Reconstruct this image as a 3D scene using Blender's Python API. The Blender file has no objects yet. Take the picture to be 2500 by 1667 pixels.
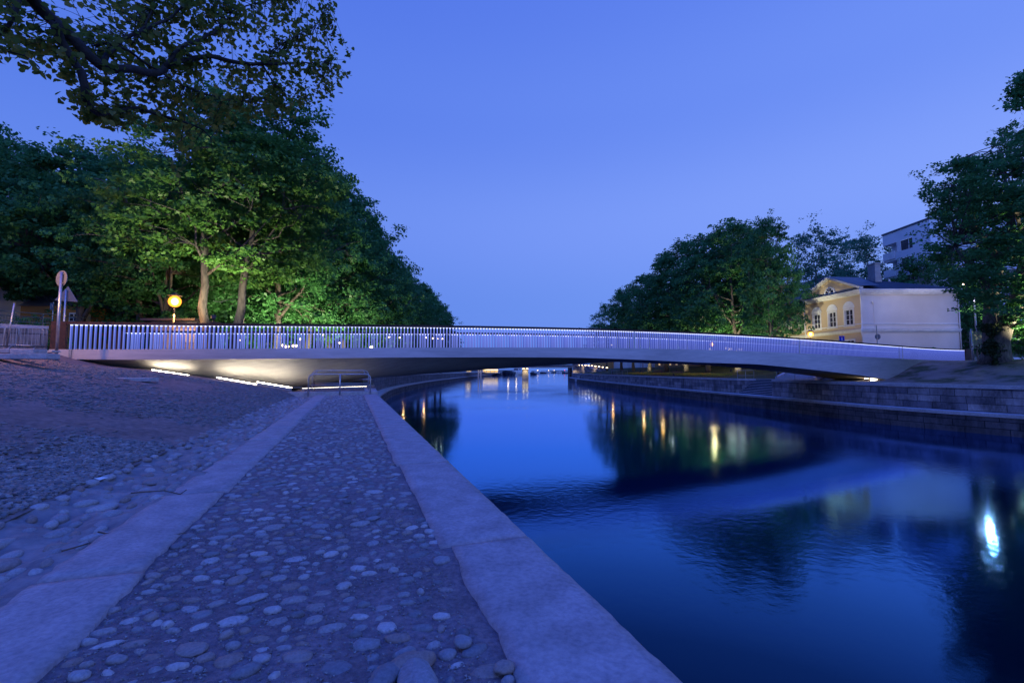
import bpy, math, random
import numpy as np
from mathutils import Vector, noise as mnoise
R = math.radians
rnd = random.Random(7)
scene = bpy.context.scene

# ------------------------------------------------------------------ camera
F = 1111.0; CX, CY = 1250.0, 833.5; HOR = 905.0; CZ = 3.85
TH = math.atan((HOR - CY) / F)
cam_d = bpy.data.cameras.new('camera'); cam = bpy.data.objects.new('camera', cam_d)
scene.collection.objects.link(cam); scene.camera = cam
cam_d.sensor_width = 36.0; cam_d.lens = 36.0 * F / 2500.0
cam_d.clip_start = 0.05; cam_d.clip_end = 6000
cam.location = (0, 0, CZ); cam.rotation_euler = (math.pi/2 + TH, 0, 0)

# ------------------------------------------------------------------ sky
world = bpy.data.worlds.new('World'); scene.world = world; world.use_nodes = True
wt = world.node_tree; wt.nodes.clear()
def wn(t, **k):
    n = wt.nodes.new(t)
    for a, b in k.items(): setattr(n, a, b)
    return n
w_out = wn('ShaderNodeOutputWorld'); w_bg = wn('ShaderNodeBackground')
w_tc = wn('ShaderNodeTexCoord'); w_sx = wn('ShaderNodeSeparateXYZ')
w_rp = wn('ShaderNodeValToRGB'); w_rx = wn('ShaderNodeMapRange'); w_mx = wn('ShaderNodeMixRGB', blend_type='MULTIPLY')
wt.links.new(w_tc.outputs['Generated'], w_sx.inputs[0])
wt.links.new(w_sx.outputs['Z'], w_rp.inputs[0])
e = w_rp.color_ramp; e.interpolation = 'EASE'
e.elements[0].position = 0.0;  e.elements[0].color = (0.095, 0.215, 0.78, 1)
e.elements[1].position = 1.0;  e.elements[1].color = (0.04, 0.19, 1.8, 1)  # zenith above the view raised to light the ground
for p, c in ((0.12, (0.135, 0.275, 0.87, 1)), (0.30, (0.165, 0.300, 0.93, 1)), (0.50, (0.118, 0.240, 0.88, 1)), (0.68, (0.092, 0.200, 0.84, 1)), (0.78, (0.06, 0.20, 1.25, 1))):
    q = e.elements.new(p); q.color = c
wt.links.new(w_sx.outputs['X'], w_rx.inputs['Value'])
w_rx.inputs['From Min'].default_value = -0.8; w_rx.inputs['From Max'].default_value = 0.75
w_rx.inputs['To Min'].default_value = 0.0; w_rx.inputs['To Max'].default_value = 1.0
w_r2 = wn('ShaderNodeValToRGB')
w_r2.color_ramp.elements[0].color = (0.72, 0.80, 0.90, 1); w_r2.color_ramp.elements[1].color = (1.38, 1.22, 1.06, 1)
wt.links.new(w_rx.outputs[0], w_r2.inputs[0])
w_mx.inputs['Fac'].default_value = 1.0
wt.links.new(w_rp.outputs[0], w_mx.inputs[1]); wt.links.new(w_r2.outputs[0], w_mx.inputs[2])
w_ry = wn('ShaderNodeMapRange'); wt.links.new(w_sx.outputs['Y'], w_ry.inputs['Value'])   # unseen sky behind the camera brightened to light fascia, ground and trees
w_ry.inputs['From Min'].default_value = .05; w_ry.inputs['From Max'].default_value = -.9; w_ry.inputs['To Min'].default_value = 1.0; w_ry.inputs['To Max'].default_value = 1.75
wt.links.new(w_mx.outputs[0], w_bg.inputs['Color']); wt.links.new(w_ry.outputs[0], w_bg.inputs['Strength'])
wt.links.new(w_bg.outputs[0], w_out.inputs['Surface'])

scene.view_settings.view_transform = 'Standard'; scene.view_settings.look = 'None'
scene.view_settings.exposure = 0.0; scene.view_settings.gamma = 1.0
scene.render.engine = 'CYCLES'
cy = scene.cycles
cy.use_denoising = True; cy.denoiser = 'OPENIMAGEDENOISE'
cy.max_bounces = 5; cy.diffuse_bounces = 2; cy.glossy_bounces = 3; cy.transmission_bounces = 2; cy.transparent_max_bounces = 4
cy.caustics_reflective = False; cy.caustics_refractive = False
cy.sample_clamp_indirect = 6.0

# ------------------------------------------------------------------ projection helpers (photograph pixel -> metres)
ST, CT = math.sin(TH), math.cos(TH)
def ray(u, v):
    b = CY - v; a = u - CX
    return np.array([a, F*CT - b*ST, F*ST + b*CT])
def PY(u, v, y):
    d = ray(u, v); return np.array([0, 0, CZ]) + d * (y / d[1])
def PZ(u, v, z):
    d = ray(u, v); return np.array([0, 0, CZ]) + d * ((z - CZ) / d[2])

# ------------------------------------------------------------------ mesh helpers
class MB:
    def __init__(s): s.v = []; s.f = []; s.uv = []; s.mi = []
    def add(s, vs, fs, uvs=None):
        o = len(s.v); s.v += [tuple(map(float, q)) for q in vs]
        for i, f in enumerate(fs):
            s.f.append(tuple(o + k for k in f))
            s.uv.append(uvs[i] if uvs else [(0, 0)]*len(f))
    def box(s, c, d, rz=0.0, taper=1.0):
        x, y, z = d[0]/2, d[1]/2, d[2]/2; cs, sn = math.cos(rz), math.sin(rz); vs = []
        for k in (-1, 1):
            t = taper if k > 0 else 1
            for i, j in ((-1, -1), (1, -1), (1, 1), (-1, 1)):
                a, b = i*x*t, j*y*t
                vs.append((c[0] + a*cs - b*sn, c[1] + a*sn + b*cs, c[2] + k*z))
        s.add(vs, [(3, 2, 1, 0), (4, 5, 6, 7), (0, 1, 5, 4), (1, 2, 6, 5), (2, 3, 7, 6), (3, 0, 4, 7)])
    def tube(s, pts, rad, n=8, cap=True):
        pts = [Vector(tuple(map(float, p))) for p in pts]
        if not hasattr(rad, '__len__'): rad = [rad]*len(pts)
        rings = []; prev = None
        for i, p in enumerate(pts):
            a = pts[max(i-1, 0)]; b = pts[min(i+1, len(pts)-1)]
            t = (b - a).normalized()
            if prev is None:
                ref = Vector((0, 0, 1)) if abs(t.z) < .9 else Vector((1, 0, 0))
                nx = t.cross(ref).normalized()
            else:
                nx = (prev - t * prev.dot(t)).normalized()
            prev = nx; ny = t.cross(nx)
            rings.append([p + (nx*math.cos(2*math.pi*k/n) + ny*math.sin(2*math.pi*k/n))*rad[i] for k in range(n)])
        vs = [q for r_ in rings for q in r_]; fs = []
        for i in range(len(rings)-1):
            for k in range(n):
                fs.append((i*n+k, i*n+(k+1) % n, (i+1)*n+(k+1) % n, (i+1)*n+k))
        if cap:
            fs.append(tuple(range(n))[::-1]); fs.append(tuple((len(rings)-1)*n + k for k in range(n)))
        s.add(vs, fs)
    def prism(s, poly, d):
        n = len(poly); d = np.array(d, float)
        vs = [np.array(p, float) for p in poly] + [np.array(p, float) + d for p in poly]
        s.add(vs, [tuple(range(n)), tuple(range(2*n-1, n-1, -1))] + [(i, i+n, (i+1) % n + n, (i+1) % n) for i in range(n)])
    def sphere(s, c, r, n=10, m=6, sz=1.0):
        vs = [(c[0], c[1], c[2]+r*sz)]; fs = []
        for i in range(1, m):
            a = math.pi*i/m
            for k in range(n):
                b = 2*math.pi*k/n
                vs.append((c[0]+r*math.sin(a)*math.cos(b), c[1]+r*math.sin(a)*math.sin(b), c[2]+r*sz*math.cos(a)))
        vs.append((c[0], c[1], c[2]-r*sz)); L = len(vs)-1
        for k in range(n): fs.append((0, 1+k, 1+(k+1) % n)); fs.append((L, L-n+(k+1) % n, L-n+k))
        for i in range(m-2):
            for k in range(n):
                a = 1+i*n+k; b = 1+i*n+(k+1) % n; fs.append((a, a+n, b+n, b))
        s.add(vs, fs)
    def strip(s, A, B, uvA=None, uvB=None):
        """quads between two equally long polylines"""
        vs = list(A) + list(B); n = len(A); fs = []; uvs = []
        for i in range(n-1):
            fs.append((i, i+1, n+i+1, n+i))
            if uvA is not None: uvs.append([uvA[i], uvA[i+1], uvB[i+1], uvB[i]])
        s.add(vs, fs, uvs if uvA is not None else None)

col = scene.collection
def origin_of(p):
    o = np.zeros(3)
    while p is not None: o += np.array(p.location); p = p.parent
    return o
def build(name, mb, mat, parent=None, smooth=False, local=False):
    me = bpy.data.meshes.new(name)
    vs = np.array(mb.v, float).reshape(-1, 3)
    if parent is not None and not local: vs = vs - origin_of(parent)
    me.from_pydata(vs.tolist(), [], mb.f)
    if any(any(q != (0, 0) for q in u) for u in mb.uv):
        uvl = me.uv_layers.new(name='UVMap')
        uvl.data.foreach_set('uv', np.array([c for u in mb.uv for q in u for c in q], float))
    me.materials.append(mat)
    if smooth: me.polygons.foreach_set('use_smooth', [True]*len(me.polygons))
    me.update()
    o = bpy.data.objects.new(name, me); col.objects.link(o)
    if parent is not None: o.parent = parent
    return o
def npmesh(name, V, faces_n, mat, parent=None, tint=None, smooth=False):
    """V: (N*k,3) verts, k verts per face, unshared"""
    k = faces_n; nf = len(V)//k
    me = bpy.data.meshes.new(name)
    me.vertices.add(len(V)); me.vertices.foreach_set('co', V.astype(np.float32).ravel())
    me.loops.add(len(V)); me.loops.foreach_set('vertex_index', np.arange(len(V), dtype=np.int32))
    me.polygons.add(nf); me.polygons.foreach_set('loop_start', np.arange(0, len(V), k, dtype=np.int32))
    me.polygons.foreach_set('loop_total', np.full(nf, k, dtype=np.int32))
    if tint is not None:
        a = me.attributes.new('tint', 'FLOAT', 'POINT'); a.data.foreach_set('value', np.repeat(tint, k).astype(np.float32))
    me.materials.append(mat); me.update(calc_edges=True); me.validate()
    o = bpy.data.objects.new(name, me); col.objects.link(o)
    if parent is not None: o.parent = parent
    return o
def tag(o, label, cat, group=None):
    o['label'] = label; o['category'] = cat
    if group: o['group'] = group
    return o
def thing(name, label, cat, loc=(0, 0, 0), group=None):
    o = bpy.data.objects.new(name, None); col.objects.link(o); o.location = [float(q) for q in loc]; o.empty_display_size = .2
    return tag(o, label, cat, group)
def struct(name, mb, mat, smooth=False):
    o = build(name, mb, mat, None, smooth); o['kind'] = 'structure'; return o
def dup(root, loc, rz=0.0, scale=(1, 1, 1), label=None, group=None):
    def cp(o, par):
        c = o.copy(); col.objects.link(c); c.parent = par
        for ch in [q for q in kids.get(o, [])]: cp(ch, c)
        return c
    kids = {}
    for q in root.children_recursive: kids.setdefault(q.parent, []).append(q)
    r = cp(root, None); r.location = [float(q) for q in loc]; r.rotation_euler = (0, 0, rz); r.scale = scale
    if label: r['label'] = label
    if group: r['group'] = group
    return r
def pointlight(name, loc, power, color, radius=.1, parent=None):
    d = bpy.data.lights.new(name, 'POINT'); d.energy = power; d.color = color; d.shadow_soft_size = radius
    o = bpy.data.objects.new(name, d); col.objects.link(o); o.location = np.array(loc, float) - (origin_of(parent) if parent else 0)
    if parent: o.parent = parent
    return o
def spot(name, loc, tgt, power, color, ang=70, radius=.08, parent=None):
    d = bpy.data.lights.new(name, 'SPOT'); d.energy = power; d.color = color; d.shadow_soft_size = radius
    d.spot_size = R(ang); d.spot_blend = .6
    o = bpy.data.objects.new(name, d); col.objects.link(o)
    L = np.array(loc, float); o.location = L - (origin_of(parent) if parent else 0)
    o.rotation_euler = Vector(tuple(np.array(tgt, float) - L)).to_track_quat('-Z', 'Y').to_euler()
    if parent: o.parent = parent
    return o

# ------------------------------------------------------------------ materials
def nt(m):
    m.use_nodes = True; t = m.node_tree; t.nodes.clear(); return t
def pm(name, c1, c2=None, rough=.8, scale=4.0, detail=5, metal=0.0, bump=0.0, bscale=None, coord='world', spec=.3, c3=None, lo=.35, hi=.65, stretch=None):
    m = bpy.data.materials.new(name); t = nt(m); N = t.nodes.new; L = t.links.new
    out = N('ShaderNodeOutputMaterial'); b = N('ShaderNodeBsdfPrincipled'); L(b.outputs[0], out.inputs[0])
    b.inputs['Roughness'].default_value = rough; b.inputs['Metallic'].default_value = metal
    b.inputs['Specular IOR Level'].default_value = spec
    if coord == 'world':
        g = N('ShaderNodeNewGeometry'); src = g.outputs['Position']
    else:
        g = N('ShaderNodeTexCoord'); src = g.outputs['Object']
    if stretch:
        mp = N('ShaderNodeMapping'); mp.inputs['Scale'].default_value = stretch; L(src, mp.inputs[0]); src = mp.outputs[0]
    n = N('ShaderNodeTexNoise'); n.inputs['Scale'].default_value = scale; n.inputs['Detail'].default_value = detail; n.inputs['Roughness'].default_value = .62
    L(src, n.inputs['Vector'])
    if c2 is None: c2 = tuple(q*.75 for q in c1)
    r = N('ShaderNodeValToRGB'); r.color_ramp.elements[0].position = lo; r.color_ramp.elements[1].position = hi
    r.color_ramp.elements[0].color = (*c2, 1); r.color_ramp.elements[1].color = (*c1, 1)
    if c3: q = r.color_ramp.elements.new((lo+hi)/2); q.color = (*c3, 1)
    L(n.outputs['Fac'], r.inputs[0])
    n3 = N('ShaderNodeTexNoise'); n3.inputs['Scale'].default_value = scale*.13; n3.inputs['Detail'].default_value = 3; L(src, n3.inputs['Vector'])
    mr = N('ShaderNodeMapRange'); mr.inputs['From Min'].default_value = .3; mr.inputs['From Max'].default_value = .7
    mr.inputs['To Min'].default_value = .78; mr.inputs['To Max'].default_value = 1.12; L(n3.outputs['Fac'], mr.inputs['Value'])
    mx = N('ShaderNodeVectorMath'); mx.operation = 'SCALE'; L(r.outputs[0], mx.inputs[0]); L(mr.outputs[0], mx.inputs['Scale'])
    L(mx.outputs[0], b.inputs['Base Color'])
    if bump:
        n2 = N('ShaderNodeTexNoise'); n2.inputs['Scale'].default_value = bscale or scale*4; n2.inputs['Detail'].default_value = 6; L(src, n2.inputs['Vector'])
        bp = N('ShaderNodeBump'); bp.inputs['Strength'].default_value = 1.0; bp.inputs['Distance'].default_value = bump
        L(n2.outputs['Fac'], bp.inputs['Height']); L(bp.outputs[0], b.inputs['Normal'])
    return m
def emi(name, c, s, sample=True):
    m = bpy.data.materials.new(name); t = nt(m)
    out = t.nodes.new('ShaderNodeOutputMaterial'); b = t.nodes.new('ShaderNodeEmission'); t.links.new(b.outputs[0], out.inputs[0])
    b.inputs[0].default_value = (*c, 1); b.inputs[1].default_value = s
    m.cycles.emission_sampling = 'AUTO' if sample else 'NONE'
    return m
def leafmat(name, c1, c2, trans=.35):
    m = bpy.data.materials.new(name); t = nt(m); N = t.nodes.new; L = t.links.new
    out = N('ShaderNodeOutputMaterial'); d = N('ShaderNodeBsdfDiffuse'); tr = N('ShaderNodeBsdfTranslucent'); mx = N('ShaderNodeMixShader')
    gl = N('ShaderNodeBsdfGlossy'); gl.inputs['Roughness'].default_value = .45; gl.inputs['Color'].default_value = (.5, .5, .5, 1)
    m2 = N('ShaderNodeMixShader'); m2.inputs[0].default_value = .03
    g = N('ShaderNodeNewGeometry'); n = N('ShaderNodeTexNoise'); n.inputs['Scale'].default_value = 1.1; n.inputs['Detail'].default_value = 8; n.inputs['Roughness'].default_value = .8
    L(g.outputs['Position'], n.inputs['Vector'])
    r = N('ShaderNodeValToRGB'); r.color_ramp.elements[0].position = .35; r.color_ramp.elements[1].position = .65
    r.color_ramp.elements[0].color = (*c2, 1); r.color_ramp.elements[1].color = (*c1, 1)
    L(n.outputs['Fac'], r.inputs[0]); L(r.outputs[0], d.inputs[0]); L(r.outputs[0], tr.inputs[0])
    mx.inputs[0].default_value = trans; L(d.outputs[0], mx.inputs[1]); L(tr.outputs[0], mx.inputs[2])
    L(mx.outputs[0], m2.inputs[1]); L(gl.outputs[0], m2.inputs[2]); L(m2.outputs[0], out.inputs[0])
    return m
def brickmat(name, c1, c2, mortar, bw=.95, rh=.37, msize=.012, stain=(.45, 1.1), rough=.85):
    m = bpy.data.materials.new(name); t = nt(m); N = t.nodes.new; L = t.links.new
    out = N('ShaderNodeOutputMaterial'); b = N('ShaderNodeBsdfPrincipled'); L(b.outputs[0], out.inputs[0]); b.inputs['Roughness'].default_value = rough
    b.inputs['Specular IOR Level'].default_value = .25
    uv = N('ShaderNodeUVMap'); g = N('ShaderNodeNewGeometry')
    nw = N('ShaderNodeTexNoise'); nw.inputs['Scale'].default_value = 1.3; nw.inputs['Detail'].default_value = 4; L(g.outputs['Position'], nw.inputs['Vector'])
    sc = N('ShaderNodeVectorMath'); sc.operation = 'SCALE'; sc.inputs['Scale'].default_value = .09; L(nw.outputs['Color'], sc.inputs[0])
    ad = N('ShaderNodeVectorMath'); ad.operation = 'ADD'; L(uv.outputs[0], ad.inputs[0]); L(sc.outputs[0], ad.inputs[1])
    br = N('ShaderNodeTexBrick'); br.offset = .43; br.squash = 1.35; br.squash_frequency = 3
    br.inputs['Scale'].default_value = 1.0; br.inputs['Brick Width'].default_value = bw; br.inputs['Row Height'].default_value = rh
    br.inputs['Mortar Size'].default_value = msize; br.inputs['Mortar Smooth'].default_value = .3; br.inputs['Bias'].default_value = -.1
    br.inputs['Color1'].default_value = (*c1, 1); br.inputs['Color2'].default_value = (*c2, 1); br.inputs['Mortar'].default_value = (*mortar, 1)
    L(ad.outputs[0], br.inputs['Vector'])
    n = N('ShaderNodeTexNoise'); n.inputs['Scale'].default_value = .8; n.inputs['Detail'].default_value = 8; n.inputs['Roughness'].default_value = .75
    mp = N('ShaderNodeMapping'); mp.inputs['Scale'].default_value = (1.4, 1.4, .55); L(g.outputs['Position'], mp.inputs[0]); L(mp.outputs[0], n.inputs['Vector'])
    mr = N('ShaderNodeMapRange'); mr.inputs['From Min'].default_value = .36; mr.inputs['From Max'].default_value = .62
    mr.inputs['To Min'].default_value = stain[0]; mr.inputs['To Max'].default_value = stain[1]; L(n.outputs['Fac'], mr.inputs['Value'])
    s2 = N('ShaderNodeVectorMath'); s2.operation = 'SCALE'; L(br.outputs['Color'], s2.inputs[0]); L(mr.outputs[0], s2.inputs['Scale']); L(s2.outputs[0], b.inputs['Base Color'])
    nb = N('ShaderNodeTexNoise'); nb.inputs['Scale'].default_value = 14; nb.inputs['Detail'].default_value = 5; L(g.outputs['Position'], nb.inputs['Vector'])
    mm = N('ShaderNodeMath'); mm.operation = 'MULTIPLY_ADD'; mm.inputs[1].default_value = -1.0; L(br.outputs['Fac'], mm.inputs[0]); L(nb.outputs['Fac'], mm.inputs[2])
    bp = N('ShaderNodeBump'); bp.inputs['Distance'].default_value = .03; L(mm.outputs[0], bp.inputs['Height']); L(bp.outputs[0], b.inputs['Normal'])
    return m
def stonemat(name, cols, rough=.75, bump=.004, bscale=60):
    m = bpy.data.materials.new(name); t = nt(m); N = t.nodes.new; L = t.links.new
    out = N('ShaderNodeOutputMaterial'); b = N('ShaderNodeBsdfPrincipled'); L(b.outputs[0], out.inputs[0]); b.inputs['Roughness'].default_value = rough
    b.inputs['Specular IOR Level'].default_value = .4
    a = N('ShaderNodeAttribute'); a.attribute_name = 'tint'; r = N('ShaderNodeValToRGB'); r.color_ramp.interpolation = 'LINEAR'
    r.color_ramp.elements[0].color = (*cols[0], 1); r.color_ramp.elements[1].color = (*cols[-1], 1)
    for i, c in enumerate(cols[1:-1]): q = r.color_ramp.elements.new((i+1)/(len(cols)-1)); q.color = (*c, 1)
    L(a.outputs['Fac'], r.inputs[0])
    g = N('ShaderNodeNewGeometry'); n = N('ShaderNodeTexNoise'); n.inputs['Scale'].default_value = bscale; n.inputs['Detail'].default_value = 6; n.inputs['Roughness'].default_value = .7
    L(g.outputs['Position'], n.inputs['Vector'])
    mr = N('ShaderNodeMapRange'); mr.inputs['From Min'].default_value = .3; mr.inputs['From Max'].default_value = .7; mr.inputs['To Min'].default_value = .7; mr.inputs['To Max'].default_value = 1.25
    L(n.outputs['Fac'], mr.inputs['Value']); s = N('ShaderNodeVectorMath'); s.operation = 'SCALE'; L(r.outputs[0], s.inputs[0]); L(mr.outputs[0], s.inputs['Scale']); L(s.outputs[0], b.inputs['Base Color'])
    bp = N('ShaderNodeBump'); bp.inputs['Distance'].default_value = bump; L(n.outputs['Fac'], bp.inputs['Height']); L(bp.outputs[0], b.inputs['Normal'])
    return m

M = {}
M['granite'] = pm('granite', (.52, .47, .46), (.36, .33, .34), .8, 9, bump=.004, bscale=90)
M['granite_worn'] = pm('worn granite', (.40, .33, .33), (.26, .22, .23), .8, 34, detail=10, bump=.004, bscale=110, lo=.3, hi=.6)
M['dirt'] = pm('sandy dirt', (.27, .205, .21), (.14, .105, .12), .95, 30, detail=9, bump=.012, bscale=110)
M['gutter'] = pm('mortar and silt', (.30, .265, .26), (.17, .15, .16), .85, 6, detail=9, bump=.012, bscale=26)
M['slope'] = pm('sandy slope', (.27, .195, .175), (.13, .10, .10), .95, 9, detail=10, bump=.02, bscale=34)
M['bank'] = pm('bank earth', (.17, .15, .13), (.055, .06, .04), .95, 1.2, detail=9, bump=.02, bscale=12)
M['dirt_bank'] = pm('trodden earth with grass patches', (.26, .20, .18), (.045, .065, .03), .95, .55, detail=9, bump=.03, bscale=16, c3=(.20, .16, .14), lo=.40, hi=.60)
M['lawn'] = pm('lawn soil', (.05, .065, .03), (.03, .045, .02), .95, 2.5, detail=8, bump=.03, bscale=30)
M['asphalt'] = pm('asphalt', (.09, .09, .10), (.055, .055, .06), .9, 20)
M['concrete'] = pm('smooth concrete', (.60, .52, .52), (.50, .44, .44), .75, 1.6, detail=8, bump=.003, bscale=25, stretch=(.6, .6, 5))
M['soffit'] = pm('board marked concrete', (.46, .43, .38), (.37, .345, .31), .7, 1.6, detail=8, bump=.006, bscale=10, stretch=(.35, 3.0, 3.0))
M['corten'] = pm('rusted steel', (.085, .038, .028), (.04, .022, .02), .75, 8, bump=.001)
M['darksteel'] = pm('dark steel', (.05, .035, .04), (.035, .03, .03), .6, 6)
M['galv'] = pm('galvanised steel', (.52, .52, .52), (.38, .38, .39), .42, 12, metal=.85)
M['paintgrey'] = pm('grey painted metal', (.36, .36, .37), (.28, .28, .29), .5, 10)
M['signback'] = pm('sign back metal', (.20, .20, .22), (.16, .16, .18), .55, 10)
M['fence_green'] = pm('dark green fence paint', (.06, .10, .09), (.05, .08, .07), .6, 10)
M['white'] = pm('white paint', (.78, .76, .74), (.68, .66, .65), .6, 3)
M['cream'] = pm('cream render', (.74, .66, .60), (.70, .62, .56), .85, 1.0, bump=.002, bscale=30)
M['yellow'] = pm('yellow render', (.60, .45, .29), (.56, .42, .27), .85, 1.0, bump=.002, bscale=30)
M['orange'] = pm('orange render', (.62, .30, .09), (.54, .26, .08), .85, 1.0)
M['roof'] = pm('dark metal roof', (.06, .085, .12), (.045, .065, .09), .5, 2)
M['glassdark'] = pm('dark window glass', (.05, .045, .06), (.03, .03, .05), .12, 2, spec=.6)
M['apart'] = pm('white facade panel', (.80, .80, .82), (.74, .74, .76), .8, .6)
M['bark_dark'] = pm('darkened bark', (.045, .038, .032), (.02, .018, .016), .95, 5, detail=9, bump=.02, bscale=20)  # bark darkened so the backlit limbs read as silhouettes
M['bark'] = pm('bark', (.16, .13, .11), (.06, .05, .045), .95, 5, detail=9, bump=.03, bscale=14, stretch=(1, 1, .3), coord='object')
M['bark_uplit'] = pm('toned down uplit bark', (.13, .11, .10), (.045, .04, .038), .95, 5, detail=9, bump=.03, bscale=14, stretch=(1, 1, .3), coord='object')  # bark copy with colour lowered to hold back the uplight on the trunks
M['leaf'] = leafmat('linden leaves', (.085, .26, .075), (.045, .155, .05), .45)
M['leaf_pale'] = leafmat('pale linden leaves', (.10, .27, .16), (.06, .18, .10), .5)
M['leaf_lit'] = leafmat('uplit linden leaves', (.12, .27, .05), (.06, .17, .04), .45)  # yellower leaf copy for the uplit crowns, lamp tone put into the colour
M['leaf_near'] = leafmat('close linden leaves', (.20, .23, .035), (.11, .15, .03), .6)
M['leaf_ivy'] = leafmat('ivy leaves', (.03, .05, .018), (.015, .03, .01), .2)
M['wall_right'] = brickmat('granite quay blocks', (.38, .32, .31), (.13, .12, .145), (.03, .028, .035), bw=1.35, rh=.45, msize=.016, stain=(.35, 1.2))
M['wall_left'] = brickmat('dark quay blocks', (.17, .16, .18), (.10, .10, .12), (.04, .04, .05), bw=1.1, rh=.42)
M['wall_low'] = brickmat('wet quay blocks', (.16, .14, .15), (.09, .08, .09), (.02, .02, .03), bw=1.5, rh=.42, msize=.02, stain=(.3, .95))
M['rubble'] = brickmat('rubble stone wall', (.28, .26, .27), (.16, .15, .16), (.07, .07, .08), bw=1.2, rh=.55, msize=.02)
M['cobble'] = stonemat('cobblestones', [(.14, .13, .145), (.22, .21, .22), (.27, .25, .26), (.25, .18, .155), (.30, .28, .28), (.42, .38, .37)])
M['gravel'] = stonemat('crushed rock', [(.09, .09, .10), (.17, .17, .17), (.22, .16, .14), (.30, .30, .29)], bump=.002)
def rodmat(name, c, s, trans):
    m = bpy.data.materials.new(name); t = nt(m); N = t.nodes.new; L = t.links.new
    out = N('ShaderNodeOutputMaterial'); em = N('ShaderNodeEmission'); tr = N('ShaderNodeBsdfTransparent'); mx = N('ShaderNodeMixShader'); mx.inputs[0].default_value = trans
    uv = N('ShaderNodeUVMap'); sx = N('ShaderNodeSeparateXYZ'); L(uv.outputs[0], sx.inputs[0])
    r = N('ShaderNodeValToRGB'); cr = r.color_ramp; cr.elements[0].position = 0; cr.elements[0].color = (*[q*.75*s for q in c], 1); cr.elements[1].position = 1; cr.elements[1].color = (3*s, 3.2*s, 4.5*s, 1)
    for p, k in ((.5, .9), (.88, 1.1), (.95, 1.6)): e_ = cr.elements.new(p); e_.color = (*[q*k*s for q in c], 1)
    L(sx.outputs['Y'], r.inputs[0]); L(r.outputs[0], em.inputs[0]); tr.inputs[0].default_value = (.8, .85, 1, 1)
    L(em.outputs[0], mx.inputs[1]); L(tr.outputs[0], mx.inputs[2]); L(mx.outputs[0], out.inputs[0]); return m
M['rod'] = rodmat('lit acrylic rod edge', (.23, .30, 1.0), .92, .08); M['rod_side'] = rodmat('lit acrylic rod side', (.08, .14, .80), .55, .45)
M['led'] = emi('led strip', (.45, .52, 1.0), 1.6)
M['warmstrip'] = emi('warm led floor strip', (1.0, .90, .72), 42.0)
M['sodium'] = emi('sodium lantern', (1.0, .40, .06), 34.0)
M['sodium_far'] = emi('distant sodium lantern', (1.0, .30, .03), 13.0)
def glassmat():
    m = bpy.data.materials.new('glowing orange glass'); t = nt(m); N = t.nodes.new; L = t.links.new
    out = N('ShaderNodeOutputMaterial'); em = N('ShaderNodeEmission'); tr = N('ShaderNodeBsdfTransparent'); mx = N('ShaderNodeMixShader'); mx.inputs[0].default_value = .5
    em.inputs[0].default_value = (1, .34, .03, 1); em.inputs[1].default_value = 3.6; L(em.outputs[0], mx.inputs[1]); L(tr.outputs[0], mx.inputs[2]); L(mx.outputs[0], out.inputs[0]); return m  # orange emission of the glass imitates the glow around the bulb
M['lantern_glass'] = glassmat()
M['warm'] = emi('warm lamp', (1.0, .72, .38), 9.0, False)
M['warm_soft'] = emi('warm lit glass', (1.0, .66, .30), .9, False)
M['white_lamp'] = emi('white lamp', (1.0, .66, .48), 16.0)
M['flood'] = emi('flood lamp glass', (1.0, .9, .7), 12.0)
M['red'] = emi('red lamp', (1.0, .04, .10), 4.0, False)
M['blue_sign'] = pm('blue sign face', (.01, .03, .45), (.01, .03, .40), .4)
M['red_paint'] = pm('red sign face', (.55, .02, .02), (.5, .02, .02), .4)
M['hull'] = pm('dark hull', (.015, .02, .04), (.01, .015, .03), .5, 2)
M['wood'] = pm('weathered wood', (.16, .11, .08), (.09, .06, .05), .8, 6)
M['daff'] = pm('yellow petals', (.5, .42, .06), (.4, .34, .05), .7, 30)

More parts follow.
